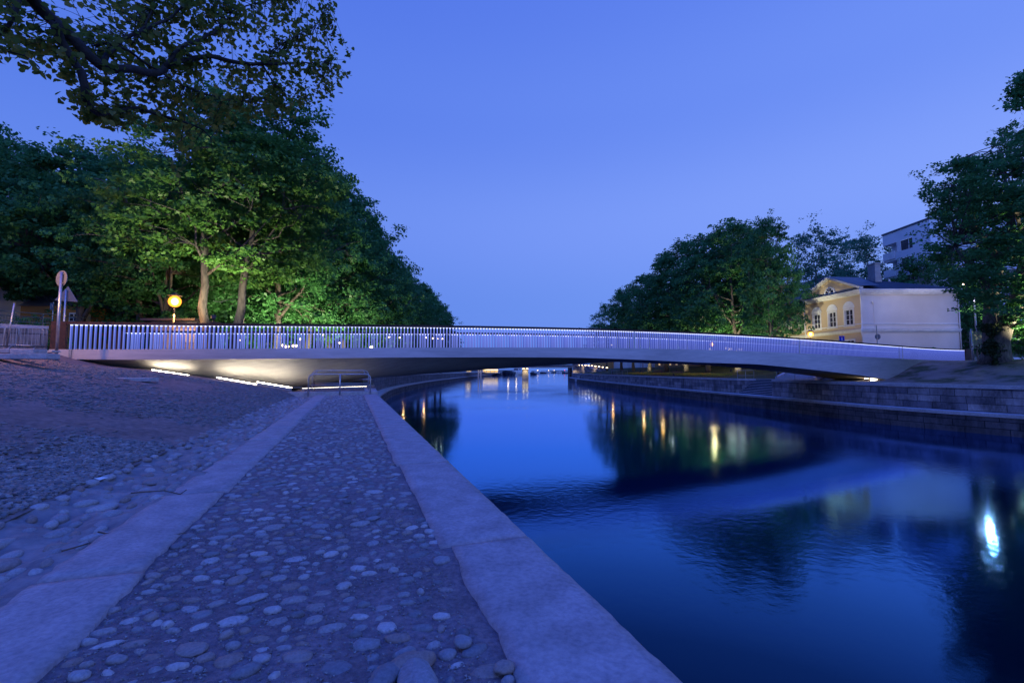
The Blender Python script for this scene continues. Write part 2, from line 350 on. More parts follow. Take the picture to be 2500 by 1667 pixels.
# water: mirror whose strength follows the viewing angle, over a dark body
def watermat():
    m = bpy.data.materials.new('river water'); t = nt(m); N = t.nodes.new; L = t.links.new
    out = N('ShaderNodeOutputMaterial'); gl = N('ShaderNodeBsdfGlossy'); df = N('ShaderNodeBsdfDiffuse'); ad = N('ShaderNodeAddShader')
    lw = N('ShaderNodeLayerWeight'); lw.inputs['Blend'].default_value = .5
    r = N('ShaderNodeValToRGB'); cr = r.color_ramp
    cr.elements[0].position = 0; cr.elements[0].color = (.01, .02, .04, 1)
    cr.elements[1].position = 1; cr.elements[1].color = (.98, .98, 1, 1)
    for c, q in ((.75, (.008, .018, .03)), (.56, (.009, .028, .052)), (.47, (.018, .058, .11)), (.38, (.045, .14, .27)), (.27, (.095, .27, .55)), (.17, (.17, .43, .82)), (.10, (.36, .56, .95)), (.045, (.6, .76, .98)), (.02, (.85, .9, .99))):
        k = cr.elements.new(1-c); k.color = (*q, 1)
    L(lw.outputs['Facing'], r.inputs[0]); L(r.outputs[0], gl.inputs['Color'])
    gl.inputs['Roughness'].default_value = .075
    df.inputs['Color'].default_value = (.0, .003, .012, 1)
    g = N('ShaderNodeNewGeometry'); mp = N('ShaderNodeMapping'); mp.inputs['Scale'].default_value = (1, 1, 1)
    L(g.outputs['Position'], mp.inputs[0])
    n = N('ShaderNodeTexNoise'); n.inputs['Scale'].default_value = 3.4; n.inputs['Detail'].default_value = 6; n.inputs['Roughness'].default_value = .55; L(mp.outputs[0], n.inputs['Vector'])
    n2 = N('ShaderNodeTexNoise'); n2.inputs['Scale'].default_value = .10; n2.inputs['Detail'].default_value = 2; L(mp.outputs[0], n2.inputs['Vector'])
    mr = N('ShaderNodeMapRange'); mr.inputs['From Min'].default_value = .45; mr.inputs['From Max'].default_value = .7; mr.inputs['To Min'].default_value = .10; mr.inputs['To Max'].default_value = 1; L(n2.outputs['Fac'], mr.inputs['Value'])
    mu = N('ShaderNodeMath'); mu.operation = 'MULTIPLY'; L(n.outputs['Fac'], mu.inputs[0]); L(mr.outputs[0], mu.inputs[1])
    bp = N('ShaderNodeBump'); bp.inputs['Strength'].default_value = 1.0; bp.inputs['Distance'].default_value = .016
    L(mu.outputs[0], bp.inputs['Height']); L(bp.outputs[0], gl.inputs['Normal'])
    L(gl.outputs[0], ad.inputs[0]); L(df.outputs[0], ad.inputs[1]); L(ad.outputs[0], out.inputs[0])
    return m
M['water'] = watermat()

# ------------------------------------------------------------------ bank lines
def catmull(P, step=1.5):
    P = np.array(P, float); out = []
    Q = np.vstack([2*P[0]-P[1], P, 2*P[-1]-P[-2]])
    for i in range(1, len(Q)-2):
        p0, p1, p2, p3 = Q[i-1], Q[i], Q[i+1], Q[i+2]
        n = max(2, int(np.linalg.norm(p2-p1)/step))
        for k in range(n):
            t = k/n
            out.append(.5*((2*p1)+(-p0+p2)*t+(2*p0-5*p1+4*p2-p3)*t*t+(-p0+3*p1-3*p2+p3)*t**3))
    out.append(P[-1]); return np.array(out)
def lin(P, step):
    P = np.array(P, float); out = []
    for a, b in zip(P[:-1], P[1:]):
        n = max(1, int(round(np.linalg.norm(b-a)/step)))
        for k in range(n): out.append(a+(b-a)*k/n)
    out.append(P[-1]); return np.array(out)
def q_x(y): return 1.3-.35*y
near = lin([(q_x(-12), -12), (q_x(1), 1), (q_x(9), 9), (q_x(23.28), 23.28)], .25)
mid = lin([(q_x(23.3), 23.3), (q_x(33), 33)], .6)
far = catmull([(q_x(33), 33), (-13.3, 42), (-16.2, 54), (-19.6, 75), (-21.6, 112), (-21.8, 160), (-20.5, 220), (-18, 300), (-8, 380), (10, 520)], 3)[1:]
LL = np.vstack([near, mid, far])
def normals(P, side):
    T = np.gradient(P, axis=0); T /= np.linalg.norm(T, axis=1)[:, None]
    return np.stack([-T[:, 1], T[:, 0]], 1)*side
LN = normals(LL, 1)
LN[:len(near)+len(mid)] = np.array([-.35*0-.9439, -.3304])   # straight reach
LN[:len(near)+len(mid)] /= np.linalg.norm(LN[0])
RR = catmull([(39, 8), (35, 18), (30.8, 26.4), (27.8, 34.5), (26.7, 47), (25.2, 62), (24.1, 82), (22.6, 119), (22.6, 160), (26, 200), (36, 250), (60, 340), (110, 520)], 1.2)
RN = normals(RR, -1)
def smooth(t): t = min(1, max(0, t)); return t*t*(3-2*t)
def zL(y, s, x=None, yy=None):
    base = 2.65
    if y > 23.29: base += (.15 + .5*smooth((y-23.3)/7))*(1-smooth((s-3.3)/1.2) if y < 36 else 1)
    z = base
    if s > 3.8:
        k = smooth((y-33)/12)
        if s < 11: a = .155*(s-3.8)
        elif s < 13: a = 1.116+.265*(s-11)
        elif s < 14.2: a = 1.646+.33*(s-13)
        else: a = 2.04
        z = 2.65+a
        z += .20*smooth((y-16)/6)*smooth((s-3.7)/.9)*(1-smooth((s-10.5)/2))
        yl = 23.9+.34*(s-3.9); z -= .55*smooth((y-yl-.55)/1.1)*smooth((s-3.9)/.8)*(1-smooth((s-11)/2))
        if y > 33: z = (1-k)*z + k*(2.65+.65+(1.35)*smooth((s-3)/5))
        z = max(z, base if s < 4.6 else 0)
    return z
def zR(y, s):
    return 2.9 + (1.95*smooth((s-6.5)/9.5) if y < 56 else 1.95*smooth((s-1.5)/16))
def s_of(P, Nn, x, y):
    d = (P[:, 0]-x)**2+(P[:, 1]-y)**2; i = int(np.argmin(d)); return i, (x-P[i, 0])*Nn[i, 0]+(y-P[i, 1])*Nn[i, 1]
def gL(x, y):
    i, s = s_of(LL, LN, x, y); return zL(LL[i, 1], s)
def gR(x, y):
    i, s = s_of(RR, RN, x, y); return zR(RR[i, 1], s)
def hitL(u, v):
    d = ray(u, v); d = d/np.linalg.norm(d); t = 1.0
    while t < 200:
        p = np.array([0, 0, CZ])+d*t
        if p[2] < gL(p[0], p[1]): return p
        t += .05
    return p

def nfade(y, s): return min(1, .08+smooth((s-3.8)/1.3))*(1-.9*smooth((y-14)/7))
def terrain(P, Nn, idx, svals, zf, rough=0.0, rscale=1.0, fade=False):
    mb = MB(); rows = []; vs = []
    for i in idx:
        for s in svals:
            x, y = P[i]+Nn[i]*s; z = zf(P[i, 1], s)
            if rough: z += rough*(nfade(P[i, 1], s) if fade else 1)*(mnoise.fractal(Vector((x*rscale, y*rscale, 3.1)), 1.0, 2.0, 4))
            vs.append((x, y, z))
    n = len(svals); fs = []
    for a in range(len(idx)-1):
        for b in range(n-1):
            q = a*n+b; fs.append((q, q+1, q+n+1, q+n))
    mb.add(vs, fs); return mb

nN = len(near); nM = nN+len(mid)
iN = list(range(nN)); iM = list(range(nN, nM)); iF = list(range(nM-1, len(LL)))
# finer rows for the ground right at the camera
def lin_rows(y0, y1, step):
    ys = np.arange(y0, y1+1e-6, step); P = np.stack([1.3-.35*ys, ys], 1); return P, np.tile(LN[0], (len(P), 1))
Pn, Nn_ = lin_rows(-3, 9, .06); Pf, Nf_ = lin_rows(9, 23.28, .2)
def zpath(y, s): return 2.635
for nm, (P, N_), w in (('cobbled_path', (Pn, Nn_), .05), ('cobbled_path', (Pf, Nf_), .12)):
    sv = np.arange(.5, 2.5, w)
    struct(nm, terrain(P, N_, range(len(P)), sv, zpath, .012, 5.0), M['dirt'], True)
def zgut(y, s):
    t = (s-2.85)/1.05; return 2.645-.07*math.sin(math.pi*min(1, max(0, t)))+(.02 if t > .9 else 0)
struct('stone_gutter', terrain(Pn, Nn_, range(len(Pn)), np.arange(2.8, 4.0, .05), zgut, .05, 3.5), M['gutter'], True)
struct('stone_gutter', terrain(Pf, Nf_, range(len(Pf)), np.arange(2.8, 4.0, .1), zgut, .05, 3.5), M['gutter'], True)
sv_slope = np.concatenate([np.arange(3.8, 14.5, .12)])
struct('gravel_slope', terrain(Pn[::2], Nn_[::2], range(len(Pn[::2])), sv_slope, lambda y, s: zL(y, s)+.005+.02*smooth((s-3.8)*3), .09, 1.1, True), M['slope'], True)
struct('gravel_slope', terrain(Pf, Nf_, range(len(Pf)), sv_slope, lambda y, s: zL(y, s)+.005+.02*smooth((s-3.8)*3), .09, 1.1, True), M['slope'], True)
struct('ramp_ground', terrain(LL, LN, iM, np.concatenate([np.arange(.0, 14.5, .3)]), lambda y, s: zL(y, s)-0.0, .015, 1.5), M['slope'], True)
struct('street', terrain(LL, LN, range(0, nM), [14.4, 20, 40, 90], lambda y, s: 4.68), M['asphalt'])
struct('left_bank', terrain(LL, LN, iF, [0, 1.5, 3, 4.5, 6, 8, 11, 14.4, 25, 60, 120, 400], lambda y, s: zL(y, s) if s < 14 else 4.68), M['bank'])

# stair recess in the right wall between these rows
iy0 = int(np.argmin(abs(RR[:, 1]-46.7))); iy1 = int(np.argmin(abs(RR[:, 1]-53.3)))
RD = 2.5
sR = [0, 1, RD, 4, 5.5, 7, 8.5, 10, 11.5, 13, 14.5, 16.5, 25, 60, 150, 500]
k56 = int(np.argmin(abs(RR[:, 1]-50)))
struct('right_bank', terrain(RR, RN, range(0, iy0+1), sR, zR, .05, .5), M['dirt_bank'], True)
struct('right_bank', terrain(RR, RN, range(iy0, iy1+1), sR[2:], zR, .05, .5), M['bank'], True)
struct('park_lawn', terrain(RR, RN, range(iy1, len(RR)), sR, zR, .05, .5), M['lawn'], True)

# water
mb = MB(); mb.add([(-900, -60, 0), (900, -60, 0), (900, 3500, 0), (-900, 3500, 0)], [(0, 1, 2, 3)])
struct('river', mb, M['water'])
mb = MB(); mb.box((-600, 1700, 2), (900, 2200, 5)); mb.box((820, 1700, 2), (1200, 2200, 5))
struct('far_ground', mb, M['bank'])

# ------------------------------------------------------------------ quay walls
def arc(P): return np.concatenate([[0], np.cumsum(np.linalg.norm(np.diff(P, axis=0), axis=1))])
def wallface(mb, P, N_, s, z0, z1, a):
    z0 = z0 if hasattr(z0, '__len__') else [z0]*len(P); z1 = z1 if hasattr(z1, '__len__') else [z1]*len(P)
    A = [(*(p+n*s), z) for p, n, z in zip(P, N_, z0)]; B = [(*(p+n*s), z) for p, n, z in zip(P, N_, z1)]
    mb.strip(A, B, [(float(q), float(z)) for q, z in zip(a, z0)], [(float(q), float(z)) for q, z in zip(a, z1)])
def wallcap(mb, P, N_, s0, s1, z):
    z = z if hasattr(z, '__len__') else [z]*len(P)
    mb.strip([(*(p+n*s0), q) for p, n, q in zip(P, N_, z)], [(*(p+n*s1), q) for p, n, q in zip(P, N_, z)])
def quay(P, N_, zt, label, m_up, m_low, capw, ledge=1.0, ledgez=1.3, cap_t=.22, ends=(False, False)):
    a = arc(P); root = thing('quay_wall', label, 'quay wall', (*P[len(P)//2], 0))
    zt = np.array(zt if hasattr(zt, '__len__') else [zt]*len(P), float)
    mb = MB(); wallface(mb, P, N_, .03, [ledgez-.1]*len(P), list(zt-cap_t), a)
    for e_, i in ((ends[0], 0), (ends[1], -1)):
        if e_:
            p = P[i]; n = N_[i]; q0 = p+n*.03; q1 = p+n*RD
            mb.add([(*q0, ledgez-.1), (*q1, ledgez-.1), (*q1, zt[i]-cap_t), (*q0, zt[i]-cap_t)], [(0, 1, 2, 3)], [[(0.3, 1.2), (RD, 1.2), (RD, 2.7), (0.3, 2.7)]])
    build('upper_masonry', mb, m_up, root)
    mb = MB(); wallface(mb, P, N_, -ledge, [-.6]*len(P), [ledgez-.2]*len(P), a); build('lower_masonry', mb, m_low, root)
    mb = MB(); wallface(mb, P, N_, -ledge-.05, [ledgez-.2]*len(P), [ledgez]*len(P), a); wallcap(mb, P, N_, -ledge-.05, .05, ledgez)
    wallcap(mb, P, N_, -ledge-.05, -ledge, ledgez-.2); build('ledge', mb, M['granite'], root)
    if capw:
        mb = MB(); wallface(mb, P, N_, 0, list(zt-cap_t), list(zt), a); wallcap(mb, P, N_, 0, capw, list(zt+.004)); wallcap(mb, P, N_, 0, .05, list(zt-cap_t))
        for e_, i in ((ends[0], 0), (ends[1], -1)):
            if e_:
                q0 = P[i]; q1 = P[i]+N_[i]*RD
                mb.add([(*q0, zt[i]-cap_t), (*q1, zt[i]-cap_t), (*q1, zt[i]), (*q0, zt[i])], [(0, 1, 2, 3)])
        build('coping', mb, M['granite'], root)
    return root
# near-left quay: coping built of separate worn blocks
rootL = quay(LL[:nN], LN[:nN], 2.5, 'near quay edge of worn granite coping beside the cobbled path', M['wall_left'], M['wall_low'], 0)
def block(mb, y0, y1, s0, s1, z0, z1, jag=.012, seed=0, n=None, inner_jag=None):
    """worn stone slab laid along the quay; irregular edges"""
    inner_jag = jag if inner_jag is None else inner_jag
    r = random.Random(seed); n = n or max(4, int((y1-y0)/.07)); m = 7
    def pt(y, s, z): p = np.array([1.3-.35*y, y])+LN[0]*s; return (p[0], p[1], z)
    top = []; vs = []
    for i in range(n+1):
        y = y0+(y1-y0)*i/n
        for k in range(m+1):
            s = s0+(s1-s0)*k/m
            ds = (mnoise.noise(Vector((y*2.1, seed*.7, 1)))*2+mnoise.noise(Vector((y*9, seed*.7, 1))))
            if k == 0: s += ds*jag*.5
            if k == m: s += ds*inner_jag
            dz = .006*mnoise.noise(Vector((y*3, s*3, seed)))
            if i in (0, n) or k in (0, m): dz -= .012+.008*r.random()
            vs.append(pt(y, s, z1+dz))
    fs = [(i*(m+1)+k, i*(m+1)+k+1, (i+1)*(m+1)+k+1, (i+1)*(m+1)+k) for i in range(n) for k in range(m)]
    nb = len(vs); ring = [k for k in range(m+1)]+[i*(m+1)+m for i in range(1, n+1)]+[n*(m+1)+k for k in range(m-1, -1, -1)]+[i*(m+1) for i in range(n-1, 0, -1)]
    for q in ring: vs.append((vs[q][0], vs[q][1], z0))
    for i in range(len(ring)): j = (i+1) % len(ring); fs.append((ring[i], nb+i, nb+j, ring[j]))
    mb.add(vs, fs)
mb = MB(); y = -3.0; k = 0
while y < 23.2:
    L_ = rnd.choice([2.3, 3.0, 3.4, 2.7]); y1 = min(y+L_, 23.27)
    block(mb, y, y1-.012, -.0, .575+.10*smooth((y+.5)/7), 2.3, 2.668, .006, k, inner_jag=.022 if y < 3 else .009); y = y1; k += 1
build('coping', mb, M['granite_worn'], rootL, True)
# granite kerb strip on the left side of the path
mb = MB(); y = -1.45; k = 0
for L_ in (2.0, 1.72, 1.35, 1.8, 1.5, 1.9, 1.6, 1.4, 1.7, 1.9, 1.5, 1.8, 1.6, 1.6, 1.9):
    y1 = min(y+L_, 23.2)
    if y1 <= y: break
    off = rnd.uniform(-.02, .02); block(mb, y, y1-.036, 2.38+off, 2.90+off*.5, 2.5, 2.672+rnd.uniform(-.008, .008), .03, 50+k, inner_jag=.02); y = y1; k += 1
y = .2; k = 0
while y < 2.9:
    y1 = y+rnd.uniform(.9, 1.5); block(mb, y, y1-.03, 3.10, 3.34+rnd.uniform(-.03, .05), 2.5, 2.622+rnd.uniform(-.01, .006), .03, 80+k, inner_jag=.03); y = y1; k += 1
struct('kerb_slabs', mb, M['granite_worn'], True)
# left wall beyond the railing
PM_ = LL[nN:]; NM_ = LN[nN:]
ztm = [2.8+.5*smooth((p[1]-23.3)/7)-(.2*smooth((p[1]-60)/60)) for p in PM_]
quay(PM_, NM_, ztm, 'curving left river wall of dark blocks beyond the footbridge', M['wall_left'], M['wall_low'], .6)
# step of the raised platform
def qp(y, s, z): p = np.array([1.3-.35*y, y])+LN[0]*s; return (p[0], p[1], z)
mb = MB(); A = [qp(23.28, s, 2.5) for s in np.linspace(-.02, 4.4, 9)]; B = [qp(23.28, s, 2.805) for s in np.linspace(-.02, 4.4, 9)]; C = [qp(23.75, s, 2.812) for s in np.linspace(-.02, 4.4, 9)]
mb.strip(A, B); mb.strip(B, C); struct('platform_step', mb, M['granite'])
# right bank walls
za = 2.95
quay(RR[:iy0+1], RN[:iy0+1], za, 'right river wall of pale granite blocks in front of the bridge foot', M['wall_right'], M['wall_low'], .5, 1.1, 1.27, ends=(False, True))
quay(RR[iy1:], RN[iy1:], za, 'long right river wall running under the park lawn to the far bridge', M['wall_right'], M['wall_low'], .5, 1.1, 1.27, ends=(True, False))
# recessed river stairs
rootS = thing('river_stairs', 'stone stairs recessed in the right river wall', 'stairs', (*RR[(iy0+iy1)//2], 1.2))
seg = RR[iy0:iy1+1]; sn = RN[iy0:iy1+1]; ns = 10
mb = MB(); a = arc(seg)
for i in range(ns):
    z0 = 1.27+i*(za-1.27)/ns; z1 = 1.27+(i+1)*(za-1.27)/ns; s0 = .15+i*(RD-.15)/ns; s1 = .15+(i+1)*(RD-.15)/ns
    wallface(mb, seg, sn, s0, z1-.05, z1, a); wallcap(mb, seg, sn, s0, s1+.03, z1)
build('treads', mb, M['granite'], rootS)
mb = MB()
for i in range(ns):
    z0 = 1.27+i*(za-1.27)/ns; z1 = 1.27+(i+1)*(za-1.27)/ns; s0 = .15+i*(RD-.15)/ns; wallface(mb, seg, sn, s0+.03, z0, z1-.04, a)
build('risers', mb, M['hull'], rootS)  # contrast with the treads put into the colour: near-black risers
mb = MB(); wallface(mb, seg, sn, -1.1, -.6, 1.07, a); build('lower_masonry', mb, M['wall_low'], rootS)
mb = MB(); wallface(mb, seg, sn, -1.15, 1.07, 1.27, a); wallcap(mb, seg, sn, -1.15, .17, 1.27); build('landing', mb, M['granite'], rootS)

# ------------------------------------------------------------------ stones
def ico_variants(n=6, sub=2):
    import bmesh
    out = []
    for k in range(n):
        bm = bmesh.new(); bmesh.ops.create_icosphere(bm, subdivisions=sub, radius=1.0)
        for v in bm.verts:
            d = 1+.20*mnoise.noise(v.co*1.4+Vector((k*5.3, 0, 0)))+.07*mnoise.noise(v.co*3.5+Vector((k*9, 0, 0)))
            v.co *= d
        bm.verts.ensure_lookup_table()
        V = np.array([v.co[:] for v in bm.verts]); Fc = np.array([[q.index for q in f.verts] for f in bm.faces]); bm.free(); out.append((V, Fc))
    return out
def scatter_mesh(name, items, variants, mat, smooth_=True):
    """items: (x,y,z,sx,sy,sz,rot,tint[,tiltx])"""
    Vs = []; Fs = []; T = []; o = 0
    for it in items:
        V, Fc = variants[it[8] % len(variants)]
        c, s = math.cos(it[6]), math.sin(it[6])
        W = V*np.array([it[3], it[4], it[5]])
        if len(it) > 9:
            ct, st_ = math.cos(it[9]), math.sin(it[9]); W = np.stack([W[:, 0], W[:, 1]*ct-W[:, 2]*st_, W[:, 1]*st_+W[:, 2]*ct], 1)
        W = np.stack([W[:, 0]*c-W[:, 1]*s+it[0], W[:, 0]*s+W[:, 1]*c+it[1], W[:, 2]+it[2]], 1)
        Vs.append(W); Fs.append(Fc+o); T.append(np.full(len(W), it[7])); o += len(W)
    V = np.vstack(Vs); Fc = np.vstack(Fs); T = np.concatenate(T)
    me = bpy.data.meshes.new(name); me.vertices.add(len(V)); me.vertices.foreach_set('co', V.astype(np.float32).ravel())
    me.loops.add(Fc.size); me.loops.foreach_set('vertex_index', Fc.astype(np.int32).ravel())
    me.polygons.add(len(Fc)); me.polygons.foreach_set('loop_start', np.arange(0, Fc.size, 3, dtype=np.int32)); me.polygons.foreach_set('loop_total', np.full(len(Fc), 3, dtype=np.int32))
    me.polygons.foreach_set('use_smooth', [smooth_]*len(Fc))
    a = me.attributes.new('tint', 'FLOAT', 'POINT'); a.data.foreach_set('value', T.astype(np.float32))
    me.materials.append(mat); me.update(calc_edges=True)
    ob = bpy.data.objects.new(name, me); col.objects.link(ob); ob['kind'] = 'stuff'; return ob
ICO = ico_variants(6, 2); ICO1 = ico_variants(5, 1)
angq = math.atan2(LN[0][1], LN[0][0])
def poisson(n, y0, y1, s0, s1, rmin, grid=.1):
    cells = {}; out = []
    for _ in range(n):
        y = rnd.uniform(y0, y1); s = rnd.uniform(s0, s1); r = rmin*rnd.choice([.6, .75, .9, 1.0, 1.15, 1.3, 1.7]); ok = True
        ci, cj = int(y/grid), int(s/grid)
        for i in range(ci-2, ci+3):
            for j in range(cj-2, cj+3):
                for (yy, ss, rr) in cells.get((i, j), []):
                    if (yy-y)**2+((ss-s)*.8)**2 < ((rr+r)*.47)**2: ok = False; break
                if not ok: break
            if not ok: break
        if ok: cells.setdefault((ci, cj), []).append((y, s, r)); out.append((y, s, r))
    return out
items = []
for (y, s, r) in poisson(60000, .9, 9.0, .58, 2.36, .098)+poisson(60000, 9.0, 23.2, .66, 2.36, .11):
    edge = .575+.10*smooth((y+.5)/7)+.03*math.sin(y*3)
    if s < edge+.02: continue
    if rnd.random() < .07: continue
    p = qp(y, s, 0); sx = r*rnd.uniform(.44, .68); sy = r*rnd.uniform(.28, .44)
    if y > 7: sx *= 1.0
    items.append((p[0], p[1], 2.628+rnd.uniform(-.004, .010), sx, sy, rnd.uniform(.013, .026), angq+rnd.gauss(0, .45), rnd.random(), rnd.randrange(6)))
scatter_mesh('cobblestones', items, ICO, M['cobble'])
items = []
for (y, s, r) in poisson(16000, 1.6, 22.0, 2.95, 3.85, .17, .16):
    p = qp(y, s, 0)
    items.append((p[0], p[1], zgut(y, s)-.004, r*rnd.uniform(.42, .68), r*rnd.uniform(.28, .44), rnd.uniform(.03, .048), angq+math.pi/2+rnd.gauss(0, .35), rnd.uniform(.25, .95), rnd.randrange(6)))
scatter_mesh('gutter_stones', items, ICO, M['cobble'])
def zs(y, s):
    x, yy, _ = qp(y, s, 0)
    return zL(y, s)+.005+.02*smooth((s-3.8)*3)+.09*nfade(y, s)*(mnoise.fractal(Vector((x*1.1, yy*1.1, 3.1)), 1.0, 2.0, 4))
items = []
for _ in range(26000):
    y = rnd.uniform(1.5, 8.5)**1.0; s = 3.86+abs(rnd.gauss(0, 1.3))
    if s > 8: continue
    dens = smooth((1.9-(s-3.9)*(.55+.09*y)+ .8*mnoise.noise(Vector((y*.6, s*.8, 0))))/1.2)
    if rnd.random() > dens: continue
    p = qp(y, s, 0); r = rnd.uniform(.012, .032)*(1.25 if rnd.random() < .2 else 1)
    items.append((p[0], p[1], zs(y, s)+rnd.uniform(0, .02), r*1.3, r, r*.55, rnd.uniform(0, 6.3), rnd.random(), rnd.randrange(5), rnd.uniform(-.6, .6)))
for _ in range(42000):
    y = 3+20*rnd.random()**1.3; s = rnd.uniform(3.9, 13)
    if mnoise.noise(Vector((y*.35, s*.35, 5))) < rnd.uniform(-.5, .3): continue
    p = qp(y, s, 0); r = rnd.uniform(.008, .03)*(1.7 if rnd.random() < .08 else 1)*(1+.03*y)
    items.append((p[0], p[1], zs(y, s)+rnd.uniform(-.01, .01), r*1.5, r, r*.5, rnd.uniform(0, 6.3), rnd.uniform(.15, .8), rnd.randrange(5), rnd.uniform(-.4, .4)))
scatter_mesh('crushed_rock', items, ICO1, M['gravel'], False)
# fine grit between the cobbles
items = []
for _ in range(9000):
    y = rnd.uniform(1.2, 4.6); s = rnd.uniform(.66, 2.38); p = qp(y, s, 0); r = rnd.uniform(.002, .005)
    items.append((p[0], p[1], 2.638+rnd.uniform(-.002, .006), r*1.3, r, r*.7, rnd.uniform(0, 6.3), rnd.uniform(.1, 1), rnd.randrange(5)))
TET = [(np.array([(1, 1, 1), (1, -1, -1), (-1, 1, -1), (-1, -1, 1)], float)*.9, np.array([(0, 1, 2), (0, 3, 1), (0, 2, 3), (1, 3, 2)]))]
scatter_mesh('grit', items, TET, M['gravel'], False)
# loose larger stones at the bottom edge of the path
for k, (u, v, r, t, ln, lb) in enumerate([(1000, 1622, .080, .62, 1.35, 'rounded pinkish stone lying loose near the coping at the bottom'), (942, 1652, .070, .1, 1.4, 'dark grey loose stone left of the pink one'),
        (1020, 1668, .105, .35, 1.35, 'largest flat loose stone at the bottom picture edge'), (1130, 1565, .045, .3, 1.0, 'small round grey stone by a gap in the cobbles'), (1232, 1628, .045, .66, 1.0, 'small rosy stone closest to the coping')]):
    p = PZ(u, v, 2.66); V, Fc = ico_variants(8, 3)[k+2]
    mb = MB(); W = V*np.array([r*ln, r*.75, r*.5]); a = .5+k*.7
    W = np.stack([W[:, 0]*math.cos(a)-W[:, 1]*math.sin(a)+p[0], W[:, 0]*math.sin(a)+W[:, 1]*math.cos(a)+p[1], W[:, 2]+p[2]], 1)
    mb.add(W.tolist(), [tuple(f) for f in Fc.tolist()])
    o = build('loose_stone', mb, M['cobble'], None, True); at = o.data.attributes.new('tint', 'FLOAT', 'POINT'); at.data.foreach_set('value', [t]*len(W))
    tag(o, lb, 'stone', 'loose stones')
# dry twigs in the gutter
for pts, lb in ((((240, 1298), (290, 1312), (340, 1318), (400, 1312), (455, 1300)), 'thin curved brown twig lying in the stone gutter'), (((150, 1345), (190, 1338), (215, 1326)), 'short dark twig left of the granite slabs'),
                (((320, 1203), (400, 1200), (440, 1206), (455, 1198)), 'pale dry stalk at the upper rim of the gutter')):
    P3 = [PZ(u, v, 2.655) for u, v in pts]; mb = MB(); mb.tube([p+np.array([0, 0, .012*(i % 2)]) for i, p in enumerate(P3)], [.006, .005, .005, .004, .003][:len(P3)], 6)
    tag(build('twig', mb, M['wood'], None, True), lb, 'twig', 'twigs in the gutter')
p = PZ(238, 1172, 2.75); mb = MB(); mb.add([p+np.array(q) for q in ((-.06, 0, .01), (-.02, .03, .02), (.03, .01, .03), (.07, .04, .02), (.05, -.03, .01), (0, -.04, .03))], [(0, 5, 1), (1, 5, 2), (2, 5, 4), (2, 4, 3)])
mb.add([p+np.array(q) for q in ((-.06, 0, .008), (-.02, .03, .018), (.03, .01, .028), (.07, .04, .018), (.05, -.03, .008), (0, -.04, .028))], [(1, 5, 0), (2, 5, 1), (4, 5, 2), (3, 4, 2)])
tag(build('paper_scrap', mb, M['white']), 'crumpled pale paper scrap at the foot of the gravel', 'litter')

# ------------------------------------------------------------------ the footbridge
def yb(x): return 20.9+.3375*(x+20)+.001905*(x+20)*(x-4)
def xb(u):
    x = -20.0
    for _ in range(60): x = (u-CX)/F*yb(x)
    return x
A_ = [(120, 853, 877), (400, 851, 877), (950, 850, 874), (1400, 849, 873), (1500, 849.5, 875.5), (1700, 852, 883), (1850, 859, 890), (2015, 866, 906), (2102, 871, 917), (2202, 875, 932), (2356, 880, 960)]
bx = [xb(a[0]) for a in A_]; bzt = [PY(a[0], a[1], yb(x))[2] for a, x in zip(A_, bx)]; bzb = [PY(a[0], a[2], yb(x))[2] for a, x in zip(A_, bx)]
ft = np.polyfit(bx, bzt, 4)
def ztop(x): return float(np.polyval(ft, x))
fh = [a-b for a, b in zip(bzt, bzb)]
def zbot(x): return ztop(x)-float(np.interp(x, bx, fh))
bell = [(-24, .12), (-20, .42), (-17, .88), (-14.3, 1.3), (-12, 1.55), (-10, 1.42), (-8, 1.15), (-3, .85), (2.5, .52), (6, .3), (9, .05), (12, 0.0), (50, 0.0)]
def belly(x): return float(np.interp(x, [b[0] for b in bell], [b[1] for b in bell]))
def bn(x):
    d = Vector((1, .3375+.001905*(2*x+16), 0)).normalized(); return np.array([-d.y, d.x]), np.array([d.x, d.y])
X0, X1 = xb(118), xb(2374)
bridge = thing('footbridge', 'long low arched concrete footbridge with blue lit rod railings over the river', 'bridge', (0, 27, 4))
WB = 5.0
xs = np.linspace(X0, X1, 150)
def sect(x, closed=True):
    n, _ = bn(x); zt, zb, be = ztop(x), zbot(x), belly(x); P = [(0, zt), (0, zb), (.12, zb-.005)]
    for k in range(1, 9):
        t = k/8; P.append((.12+2.38*t, zb-.01-be*math.sin(t*math.pi/2)**1.15))
    P += [(WB-w, z) for w, z in P[::-1][1:]]
    return [(x+n[0]*w, yb(x)+n[1]*w, z) for w, z in P]
S_ = [sect(x) for x in xs]; ns_ = len(S_[0])
mb = MB(); vs = [q for s in S_ for q in s]
fs = [(i*ns_+k, (i+1)*ns_+k, (i+1)*ns_+k+1, i*ns_+k+1) for i in range(len(S_)-1) for k in range(2, ns_-3)]
mb.add(vs, fs); build('soffit', mb, M['soffit'], bridge, True)
mb = MB()
for i in range(len(S_)-1):
    a, b = S_[i], S_[i+1]
    mb.add([a[0], b[0], b[1], a[1], a[2], b[2]], [(0, 1, 2, 3), (3, 2, 5, 4)])
build('fascia', mb, M['concrete'], bridge)
mb = MB()
for i in range(len(S_)-1):
    a, b = S_[i], S_[i+1]
    mb.add([a[-1], b[-1], b[-2], a[-2], a[-3], b[-3]], [(3, 2, 1, 0), (4, 5, 2, 3)])
build('fascia', mb, M['concrete'], bridge)
mb = MB(); mb.strip([s[0] for s in S_], [s[-1] for s in S_]); build('deck', mb, M['concrete'], bridge)
RAILH = 1.28; CAPH = .13; SP = .185
def rodfix(o):
    o.data.materials.append(M['rod_side']); o.data.polygons.foreach_set('material_index', [k % 2 for k in range(len(o.data.polygons))]); return o
